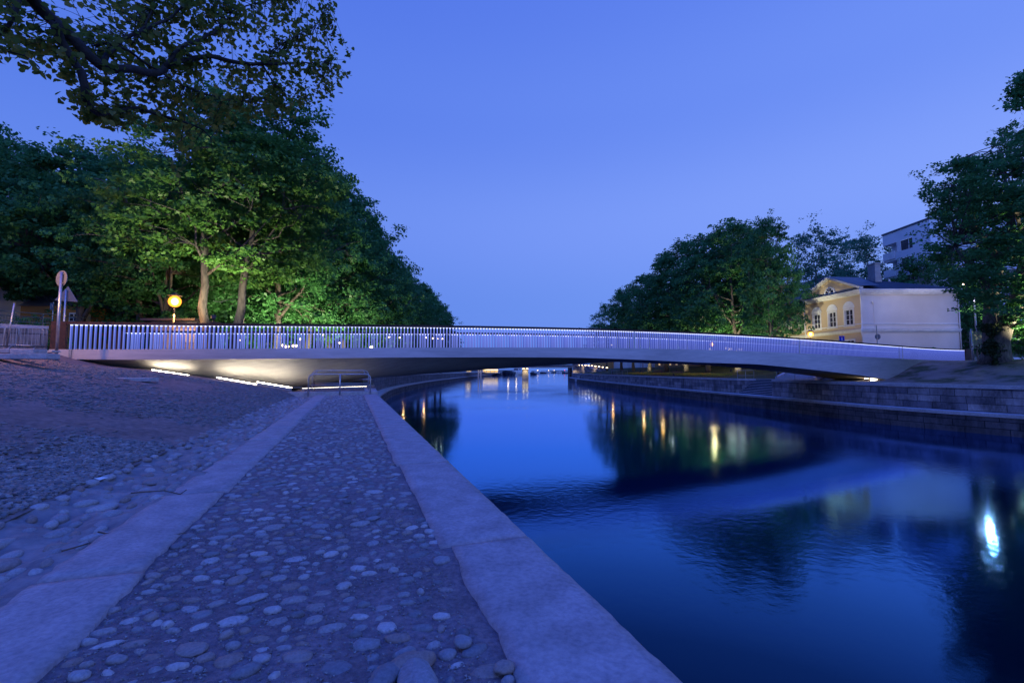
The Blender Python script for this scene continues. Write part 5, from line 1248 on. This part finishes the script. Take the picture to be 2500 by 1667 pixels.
def tree(name, label, loc, group, gm, leafm, barkm='bark', rz=0.0, cat='tree', sc=1.0):
    t = thing(name, label, cat, loc, group); build('trunk', gm[0], M[barkm], t, True, True); npmesh('crown', gm[1], 4, M[leafm], t); t.rotation_euler = (0, 0, rz); t.scale = (sc, sc, sc); return t
gl_ = 'lindens along the left bank'
# row prototypes
V1 = grow(11, 20.0, 6.3, .36, .16, 190, 150, .27); V2 = grow(23, 20.0, 6.0, .34, .14, 190, 150, .27, (.02, .01)); V3 = grow(37, 20.0, 6.6, .38, .18, 180, 160, .27)
row = []
for k, V in enumerate((V1, V2, V3)):
    row.append(tree('linden_tree', 'x', (0, 0, 0), gl_, V, 'leaf'))
left = [(-23.2, 44, 21), (-22.9, 50, 21), (-23.2, 56.5, 21.5), (-23.4, 63, 21), (-23.8, 70, 21), (-24.2, 77, 20.5), (-24.6, 85, 20.5), (-25.2, 94, 20), (-25.6, 103, 20.5), (-26, 113, 20), (-26, 124, 20.5), (-26, 136, 20), (-26, 149, 20.5), (-26, 163, 20)]
ordn = ['first', 'second', 'third', 'fourth', 'fifth', 'sixth', 'seventh', 'eighth', 'ninth', 'tenth', 'eleventh', 'twelfth', 'thirteenth', 'last']
left = [(x+.5, y, h*1.09) for x, y, h in left]
for k, (x, y, h) in enumerate(left):
    lb = '%s linden of the left riverside row counted away from the uplit trunks' % ordn[k]
    z = gL(x, y); s = (h+4.5-z)/20.0
    if k < 3: o = row[k]; o.location = (x, y, z); o.scale = (s, s, s); o['label'] = lb; o.rotation_euler = (0, 0, k*1.3)
    else: dup(row[k % 3], (x, y, z), k*1.7, (s*rnd.uniform(.94, 1.06), s*rnd.uniform(.94, 1.06), s*rnd.uniform(.96, 1.04)), lb, gl_)
for k, (x, y, h) in enumerate([(-36, 50, 21), (-37, 60, 20), (-38, 72, 21), (-38, 86, 20), (-33, 40, 19), (-47, 56, 21), (-50, 70, 20)]):
    dup(row[k % 3], (x, y, 4.6), k*2.1, (h/20,)*3, ['second row linden far behind the orange lamp', 'second row linden left of the river row, second', 'second row linden left of the river row, third', 'second row linden left of the river row, fourth', 'dark linden right behind the kiosk', 'dark linden behind the orange house', 'rearmost dark linden behind the orange house'][k], 'lindens of the second row on the left')
# right row
gr_ = 'lindens along the right bank'
right = [(34.2, 60, 20.5, 'linden with a pale lit trunk beside the yellow facade'), (33.5, 67.5, 22.5, 'linden with a bright green lit foot left of the pale trunk'), (32.8, 76, 23.5, 'third linden of the right bank row from the house'), (32.6, 85, 24.5, 'fourth linden of the right bank row from the house'), (32.2, 95, 24, 'fifth linden of the right bank row from the house'),
         (32, 106, 23, 'sixth linden of the right bank row from the house'), (31.5, 118, 22.5, 'seventh linden of the right bank row from the house'), (31.5, 131, 22.5, 'eighth linden of the right bank row from the house'), (40, 76, 24, 'linden standing behind the right row close to the house roof'), (42, 84, 24, 'second row linden on the right bank, nearer'), (42, 100, 24, 'second row linden on the right bank, farther')]
for k, (x, y, h, lb) in enumerate(right):
    z = gR(x, y); s = h/20.0; w_ = .62 if k == 0 else (.8 if k == 8 else .98); dup(row[(k+1) % 3], (x, y, z), k*2.3+.5, (s*w_, s*w_, s), lb, gr_)
VP = grow(51, 20.0, 6.8, .33, .2, 150, 95, .26, (0, 0), 1.1, .1)
pale = tree('pale_tree', 'pale loose linden at the far left end of the right bank row', (31.5, 152, 4.2), 'pale trees on the right', VP, 'leaf_pale', sc=1.08)
for k, (u, y, vt, lb) in enumerate([(1985, 84, 541, 'tall pale tree rising behind the yellow house'), (2105, 88, 560, 'pale open tree behind the big chimney'), (2050, 96, 566, 'pale tree between the tall one and the chimney')]):
    p = PY(u, vt, y); h = p[2]-4.8; s = h/20.0; dup(pale, (p[0], y, 4.8), k*2.0+1, (s*.8, s*.8, s), lb, 'pale trees on the right')
VB = grow(61, 13.0, 6.4, .3, .06, 150, 200, .26, (0, 0), 1.2, 0, 3, .6)
p = PY(2262, 635, 72); tree('bushy_tree', 'dark bushy tree behind the cream house roof', (p[0], 72, 4.8), 'bushy trees behind the house', VB, 'leaf', sc=(p[2]-4.8)/13)
bsh = [o for o in bpy.data.objects if o.name.startswith('bushy_tree')][0]
p = PY(2352, 720, 66); dup(bsh, (p[0], 66, 4.8), 2.0, (.45, .45, .95), 'narrow dark tree just right of the cream gable', 'bushy trees behind the house')
# dense big trees on the far left
VD = grow(71, 18.5, 8.2, .45, .30, 260, 210, .27, (0, 0), 1.3, 0, 3, .5)
dn_ = tree('dense_tree', 'broad dense dark tree above the orange house', (-37.5, 39.5, 4.6), 'dense trees at the left', VD, 'leaf')
dup(dn_, (-28.5, 37, 4.6), 2.2, (.74, .74, .86), 'dense tree between the orange house and the uplit lindens', 'dense trees at the left')
dup(dn_, (-52, 42, 4.6), 4.0, (1.0, 1.0, 1.28), 'tallest dense tree cut by the left picture edge', 'dense trees at the left')
dup(dn_, (-46, 47, 4.6), 1.0, (1.0, 1.0, 1.05), 'dense tree farthest back at the left', 'dense trees at the left')
# the uplit lindens just behind the bridge
up_g = 'uplit lindens behind the bridge'
def wide(t): return (math.sin(math.pi*t**.75)**.5) if 0 < t < 1 else 0
VT1 = grow(81, 20.0, 6.9, .38, .36, 150, 150, .25, (-.02, 0), 1.15, .35, 4, .45, f0=.55, lr=.45)
VT2 = grow(83, 21.5, 6.0, .40, .38, 150, 150, .25, (.13, .02), 1.15, .25, 4, .45, f0=.55, lr=.45)
VT3 = grow(89, 19.5, 5.5, .36, .36, 120, 150, .25, (.08, .02), 1.15, .2, 3, .45, f0=.55, lr=.45)
for (u, y, V, lb) in ((519, 31.5, VT1, 'linden with a brightly lit pale trunk, left one of the uplit group'), (559, 33.5, VT2, 'linden with a leaning trunk in the middle of the uplit group'), (590, 38, VT3, 'dimmer leaning linden at the right of the uplit group')):
    p = PY(u, 790, y); z = gL(p[0], y); tree('linden_tree', lb, (p[0], y, z), up_g, V, 'leaf_lit', 'bark_uplit', sc=(p[2]-z)*0+1.0)
# big old tree on the right
VR = grow(97, 21.0, 9.0, .5, .3, 330, 220, .24, (.03, 0), 1.35, .35, 5, .45)
p = PY(2433, 882, 39); bt = thing('old_tree', 'big old tree with a forked ivy covered trunk right of the bridge end', 'tree', (p[0], 39, p[2]-.1))
mb = MB(); x0, y0, z0 = p
def TP(u, v, dy=0): q = PY(u, v, 39+dy); return q
mb.tube([TP(2433, 890), TP(2432, 870), TP(2432, 830), TP(2436, 800), TP(2440, 780)], [1.25, .95, .85, .95, .7], 14)
mb.tube([TP(2438, 805), TP(2452, 790), TP(2475, 762, .3), TP(2486, 720, .5), TP(2496, 660, .4), TP(2510, 600, 0), TP(2520, 500, -.5), TP(2505, 400, -.6)], [.7, .6, .5, .44, .38, .34, .28, .1], 10)
mb.tube([TP(2434, 810), TP(2420, 780, .3), TP(2418, 740, .5), TP(2430, 700, .5), TP(2440, 640, .4), TP(2470, 560, .6), TP(2462, 480, .6), TP(2450, 420, .6)], [.7, .55, .45, .42, .34, .3, .2, .05], 10)
mb.tube([TP(2421, 760, .3), TP(2412, 700, -.4), TP(2395, 655, -.7), TP(2360, 640, -.9), TP(2330, 600, -1)], [.34, .3, .25, .15, .06], 8)
mb.tube([TP(2440, 640, .4), TP(2415, 590, .2), TP(2380, 555, .2), TP(2368, 500, .3), TP(2372, 440, .3), TP(2385, 390, .3)], [.28, .22, .2, .15, .1, .04], 8)
mb.tube([TP(2368, 500, .3), TP(2355, 460, .2), TP(2330, 395, 0)], [.14, .08, .03], 6)
mb.tube([TP(2510, 600, 0), TP(2480, 520, -.4), TP(2474, 470, -.4), TP(2470, 420, -.6)], [.2, .15, .1, .03], 6)
build('trunk', mb, M['bark'], bt, True)
rs = np.random.RandomState(5); LCs = []; LNs = []; tw = MB()
poly = [(2255, 470), (2275, 430), (2300, 420), (2320, 430), (2330, 395), (2350, 380), (2385, 365), (2410, 400), (2430, 380), (2425, 340), (2430, 310), (2470, 305), (2560, 280), (2700, 250), (2700, 760), (2560, 800), (2500, 790), (2455, 780), (2425, 770), (2400, 765), (2365, 730), (2330, 700), (2300, 660), (2280, 640), (2265, 600), (2300, 590), (2262, 555), (2290, 520)]
def inpoly(x, y, P):
    c = False; j = len(P)-1
    for i in range(len(P)):
        if (P[i][1] > y) != (P[j][1] > y) and x < (P[j][0]-P[i][0])*(y-P[i][1])/(P[j][1]-P[i][1])+P[i][0]: c = not c
        j = i
    return c
anch = np.array([np.array(v) for v in mb.v])
cnt = 0
while cnt < 640:
    u, v = rnd.uniform(2250, 2700), rnd.uniform(250, 800)
    if not inpoly(u, v, poly): continue
    if v < 430 and rnd.random() < .25: continue
    if 640 < v < 790 and 2440 < u < 2475 and rnd.random() < .7: continue
    c = PY(u, v, 39+rnd.uniform(-5.5, 5.5)*min(1, .25+(u-2250)/150)); cnt += 1
    j = int(np.argmin(np.linalg.norm(anch-c, axis=1))); tw.tube([anch[j], (anch[j]+c)/2+rs.normal(0, .15, 3)+np.array([0, 0, .2]), c], [.06, .035, .012], 4, False)
    n = int(rnd.uniform(70, 210)); szc = rnd.uniform(.7, 1.25); d = rs.normal(0, 1, (n, 3)); d /= np.linalg.norm(d, axis=1)[:, None]; d *= rs.uniform(0, 1, (n, 1))**.45
    sub = rs.normal(0, .5, (5, 3))*np.array([1, 1, .5])*szc; q = c+sub[rs.randint(0, 5, n)]+d*np.array([.6, .6, .25])*szc; LCs.append(q); nn_ = rs.normal(0, .5, (n, 3))+np.array([0, 0, .8]); LNs.append(nn_/np.linalg.norm(nn_, axis=1)[:, None])
o_ = np.array(bt.location); npmesh('crown', leaf_quads(np.vstack(LCs), np.vstack(LNs), .21, rs)-o_, 4, M['leaf'], bt); build('twigs', tw, M['bark'], bt)
LC = []; 
for _ in range(3000):
    v = 790+100*rnd.random(); u = 2420+rnd.gauss(0, 9+7*math.sin(v*.12)) + (10 if v > 865 else 0); LC.append(PY(u, v, 38.2+rnd.uniform(-.6, .9)))
nn_ = rs.normal(0, 1, (len(LC), 3)); nn_[:, 1] -= .6; nn_ /= np.linalg.norm(nn_, axis=1)[:, None]
npmesh('ivy', leaf_quads(np.array(LC), nn_, .17, rs)-o_, 4, M['leaf_ivy'], bt)
# branch of the same kind entering top right
nt_ = thing('linden_tree', 'tree mostly outside the right picture edge with only branch tips showing', 'tree', (40, 26, 3.9))
mb = MB(); mb.tube([(40, 26, 3.5), (40, 26, 8), (39.6, 26, 13), (38, 26.5, 17)], [.5, .45, .35, .25], 10); mb.tube([(39.6, 26, 13), (35, 25, 18.5), PY(2560, 240, 25)], [.3, .2, .1], 8)
for a, b in (((2560, 240), (2480, 200)), ((2560, 240), (2475, 255)), ((2560, 240), (2490, 225))): mb.tube([PY(*a, 25), PY(*b, 25)], [.06, .02], 5)
build('trunk', mb, M['bark'], nt_, True); LC = []
for _ in range(55):
    u, v = rnd.choice([(2490, 197), (2510, 190), (2485, 222), (2500, 225), (2480, 257), (2500, 262), (2540, 200), (2540, 250), (2600, 200), (2600, 260)]); c = PY(u+rnd.gauss(0, 8), v+rnd.gauss(0, 6), 25+rnd.gauss(0, .3))
    LC.append(c+rs.normal(0, 1, (45, 3))*np.array([.22, .25, .10]))
LC = np.vstack(LC); nn_ = rs.normal(0, .5, LC.shape)+np.array([0, 0, .8]); nn_ /= np.linalg.norm(nn_, axis=1)[:, None]; npmesh('crown', leaf_quads(LC, nn_, .16, rs)-np.array(nt_.location), 4, M['leaf'], nt_)
# shrubs right of the old tree and behind the left wall
VS = grow(101, 4.0, 2.2, .08, .02, 60, 130, .16, (0, 0), .6)
shr = tree('shrub', 'dark shrub between the old tree and the right picture edge', (46.5, 41, 4.5), 'shrubs', VS, 'leaf')
for x, y, z, s, lb in ((50, 43, 4.6, 1.3, 'taller shrub at the right picture edge'), (54, 60, 4.7, 1.0, 'shrub below the apartment block beside the signboard'), (-28.5, 27, 4.68, .62, 'dark evergreen shrub behind the green fence'), (-31.5, 26.5, 4.68, .66, 'dark shrub behind the fence at the left picture edge'), (-26, 36, 4.6, 1.0, 'shrub behind the kiosk'))+tuple((-29+(i % 2)*1.0, 42+i*6.5, 4.5, 1.5, '%s shrub of the dark belt under the left lindens' % ordn[i]) for i in range(13)):
    dup(shr, (x, y, z), x, (s, s, s), lb, 'shrubs')
# ------------------------------------------------------------------ uplights (real fixtures at the tree feet)
def uplight(x, y, z, tgt, power, lb, color=(1, .95, .60), ang=115, post=.55):
    f = thing('uplight', lb, 'floodlight', (x, y, z), 'tree uplights')
    mb = MB()
    if post: mb.tube([(x, y, z), (x, y, z+post)], .03, 6); build('stand', mb, M['darksteel'], f); mb = MB()
    d = np.array(tgt, float)-np.array([x, y, z+post]); d /= np.linalg.norm(d); c = np.array([x, y, z+post+.12])
    mb.tube([c-d*.12, c+d*.1], [.1, .16], 10); build('housing', mb, M['darksteel'], f)
    mb = MB(); mb.tube([c+d*.101, c+d*.115], [.13, .13], 10); build('glass', mb, M['flood'], f)
    spot('beam', c+d*.2, tgt, power, color, ang, .1, f)
p = PY(521, 774, 27.6); uplight(p[0], p[1], gL(p[0], p[1]), (-20.8, 31.5, 14), 3400, 'floodlight on a stand in front of the pale lit trunk', ang=125, post=p[2]-gL(p[0], p[1])-.15)
for x, y, tx, ty, tz, pw, lb in ((-18.6, 38.4, -21.6, 43.0, 9.5, 8500, 'uplight below the bright green foliage behind the railing'), (-18.8, 45.5, -21.6, 49.5, 9, 6000, 'second uplight in the left riverside row'), (-19.5, 58, -22.5, 62, 9, 2600, 'third uplight in the left riverside row'), (-20, 72, -23, 76, 9, 2600, 'fourth uplight in the left riverside row'),
                                (32.8, 56.2, 34.8, 59.6, 9.5, 2600, 'uplight at the pale trunk beside the yellow house'), (30.5, 63.5, 33.2, 67, 9, 6500, 'uplight at the second tree of the right row'), (29.2, 81, 32, 84.5, 9, 2400, 'uplight at the fourth tree of the right row'), (28.5, 101, 31.5, 105.5, 9, 2400, 'uplight at the sixth tree of the right row')):
    z = gL(x, y) if x < 0 else gR(x, y); uplight(x, y, z, (tx, ty, tz), pw, lb)
uplight(46.5, 34.5, 4.3, (44.2, 38.6, 10.5), 20000, 'uplight at the foot of the old tree', ang=85)

# ------------------------------------------------------------------ the overhanging linden at top left
T = thing('linden_tree', 'overhanging linden whose dark branches fill the top left corner', 'tree', (-10.5, 3.0, gL(-10.5, 3.0)))
def Dp(u): return 5.0+4.6*min(1, max(0, u/870))
def BP(u, v, dd=0): return PY(u, v, Dp(u)+dd)
brs = [([(-10.5, 3.0, 3.4), (-10.3, 3.1, 6.0), (-9.2, 3.6, 8.6), (-7.2, 4.4, 9.3)], [.34, .30, .22, .15])]
limb = [((35, -60), .085), ((72, -10), .08), ((130, 50), .072), ((184, 100), .066), ((249, 161), .058), ((310, 168), .05), ((383, 176), .045), ((440, 147), .04), ((515, 140), .034), ((585, 155), .03), ((660, 156), .024), ((758, 153), .012), ((805, 150), .005)]
limb2 = [((130, 52), .05), ((165, 130), .045), ((199, 176), .042), ((206, 210), .04), ((208, 245), .038), ((240, 276), .034), ((290, 272), .028), ((333, 266), .024), ((421, 291), .017), ((497, 318), .010), ((520, 360), .004)]
limb3 = [((400, 168), .03), ((440, 120), .026), ((500, 90), .02), ((536, 69), .015), ((574, 23), .008)]
limb4 = [((325, 105), .01), ((345, 75), .014), ((365, 40), .012), ((380, 0), .008)]
limb5 = [((640, 156), .014), ((660, 190), .011), ((690, 220), .007), ((745, 240), .003)]
limb6 = [((660, 152), .012), ((662, 128), .009), ((700, 100), .006), ((770, 60), .003), ((800, 10), .002)]
limb7 = [((60, -20), .03), ((20, 60), .02), ((-20, 110), .014), ((60, 140), .006), ((100, 170), .004)]
limb8 = [((249, 155), .03), ((300, 100), .02), ((420, 40), .014), ((520, -40), .01), ((640, -60), .008)]
limb9 = [((230, 110), .016), ((290, 115), .014), ((350, 150), .012), ((450, 210), .01), ((560, 245), .008), ((640, 240), .004)]
limbA = [((574, 23), .01), ((660, 0), .008), ((720, -20), .006), ((780, -40), .004)]
mb = MB()
for P, r_ in brs: mb.tube(P, r_, 12)
BPts = []
first = True
for k, lm in enumerate((limb, limb2, limb3, limb4, limb5, limb6, limb7, limb8, limb9, limbA)):
    P = [BP(u, v, .15*math.sin(k*2+i)) if i else BP(u, v) for i, ((u, v), r_) in enumerate(lm)]; Rl = [r_*(1.15 if k < 3 else 1.3) for _, r_ in lm]
    if k == 0: P = [np.array((-7.2, 4.4, 9.3))]+P; Rl = [.13]+Rl
    P2 = catmull([p for p in P], .12) if len(P) > 2 else np.array(P)
    tt = np.linspace(0, len(Rl)-1, len(P2)); R2 = np.interp(tt, range(len(Rl)), Rl); P2 = P2+np.random.RandomState(k).normal(0, .008, P2.shape)
    mb.tube(list(P2), list(R2), 8); BPts += list(P2)
BPts = np.array(BPts)
polyA = [(-60, -60), (-60, 130), (20, 145), (45, 128), (70, 150), (85, 175), (112, 182), (108, 165), (80, 140), (95, 128), (130, 150), (150, 215), (165, 235), (190, 262), (172, 285), (225, 292), (255, 320), (265, 300), (285, 312), (300, 290), (330, 318), (385, 325), (405, 380), (430, 430), (465, 425), (455, 385), (490, 345), (560, 300), (640, 290), (700, 282), (745, 255), (770, 265), (828, 262), (806, 235), (850, 205), (866, 182), (864, 145), (838, 100), (812, 70), (815, 0), (700, -60)]
holes = [[(98, 0), (160, 0), (150, 52), (115, 30)], [(222, 104), (270, 108), (276, 130), (240, 128)], [(716, 0), (760, 0), (740, 50), (716, 30)]]
rs = np.random.RandomState(9); LC = []; LNn = []; LT = []; tw = MB(); n = 0
fac = np.array([0, 0, 1.0])
while n < 680:
    u, v = rnd.uniform(-60, 870), rnd.uniform(-60, 430)
    if not inpoly(u, v, polyA) or any(inpoly(u, v, h) for h in holes): continue
    if v > 300 and rnd.random() < .35: continue
    if v < 70 and u < 320 and rnd.random() < .45: continue
    if u < 330 and v < 190 and rnd.random() < .35: continue
    n += 1; c = BP(u, v, abs(rnd.gauss(.1, .55))+.12 if rnd.random() < .85 else -rnd.random()*.35); dist = np.linalg.norm(BPts-c, axis=1); j = int(np.argmin(dist+rs.uniform(0, .25, len(dist))))
    p0 = BPts[j]; L_ = np.linalg.norm(c-p0); m_ = (p0+c)/2+np.array([0, 0, .12*L_])+rs.normal(0, .05, 3)
    Q = [(1-t)**2*p0+2*t*(1-t)*m_+t*t*c for t in np.linspace(0, 1, 6)]
    tw.tube(Q, [.007, .006, .0045, .0035, .0025, .002], 4, False)
    m2 = rnd.randint(7, 13)
    for i in range(m2):
        t = 1-rnd.random()**1.5*min(.95, .35/max(L_, .3)); q = (1-t)**2*p0+2*t*(1-t)*m_+t*t*c
        q = q+rs.normal(0, .07, 3)*np.array([1, 1, .6])+np.array([0, 0, -.045]); LC.append(q)
        nv = rs.normal(0, .55, 3)+np.array([0, -.15, .62]); LNn.append(nv/np.linalg.norm(nv))
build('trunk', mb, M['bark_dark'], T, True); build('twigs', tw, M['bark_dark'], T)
C = np.array(LC); Nv = np.array(LNn); Tn = rs.normal(size=C.shape)+np.array([0, 0, -.9]); Tn -= Nv*(Tn*Nv).sum(1)[:, None]; Tn /= np.linalg.norm(Tn, axis=1)[:, None]; B = np.cross(Nv, Tn); s = rs.uniform(.055, .10, (len(C), 1))
heart = [(-.42, 0), (-.5, .28), (-.22, .5), (.15, .42), (.62, 0), (.15, -.42), (-.22, -.5), (-.5, -.28)]
V = np.stack([C+Tn*s*a+B*s*b+Nv*s*(.28*abs(b)-.12*a*a) for a, b in heart], 1).reshape(-1, 3)
npmesh('crown', V-np.array(T.location), 8, M['leaf_near'], T)
# wire between two uplit trunks
a, b = PY(521, 735, 31.4), PY(556, 732, 33); mb = MB(); mb.tube([a, (a+b)/2-np.array([0, 0, .12]), b], .02, 4); tag(build('cable', mb, M['galv']), 'thin cable stretched between the two uplit linden trunks', 'cable')
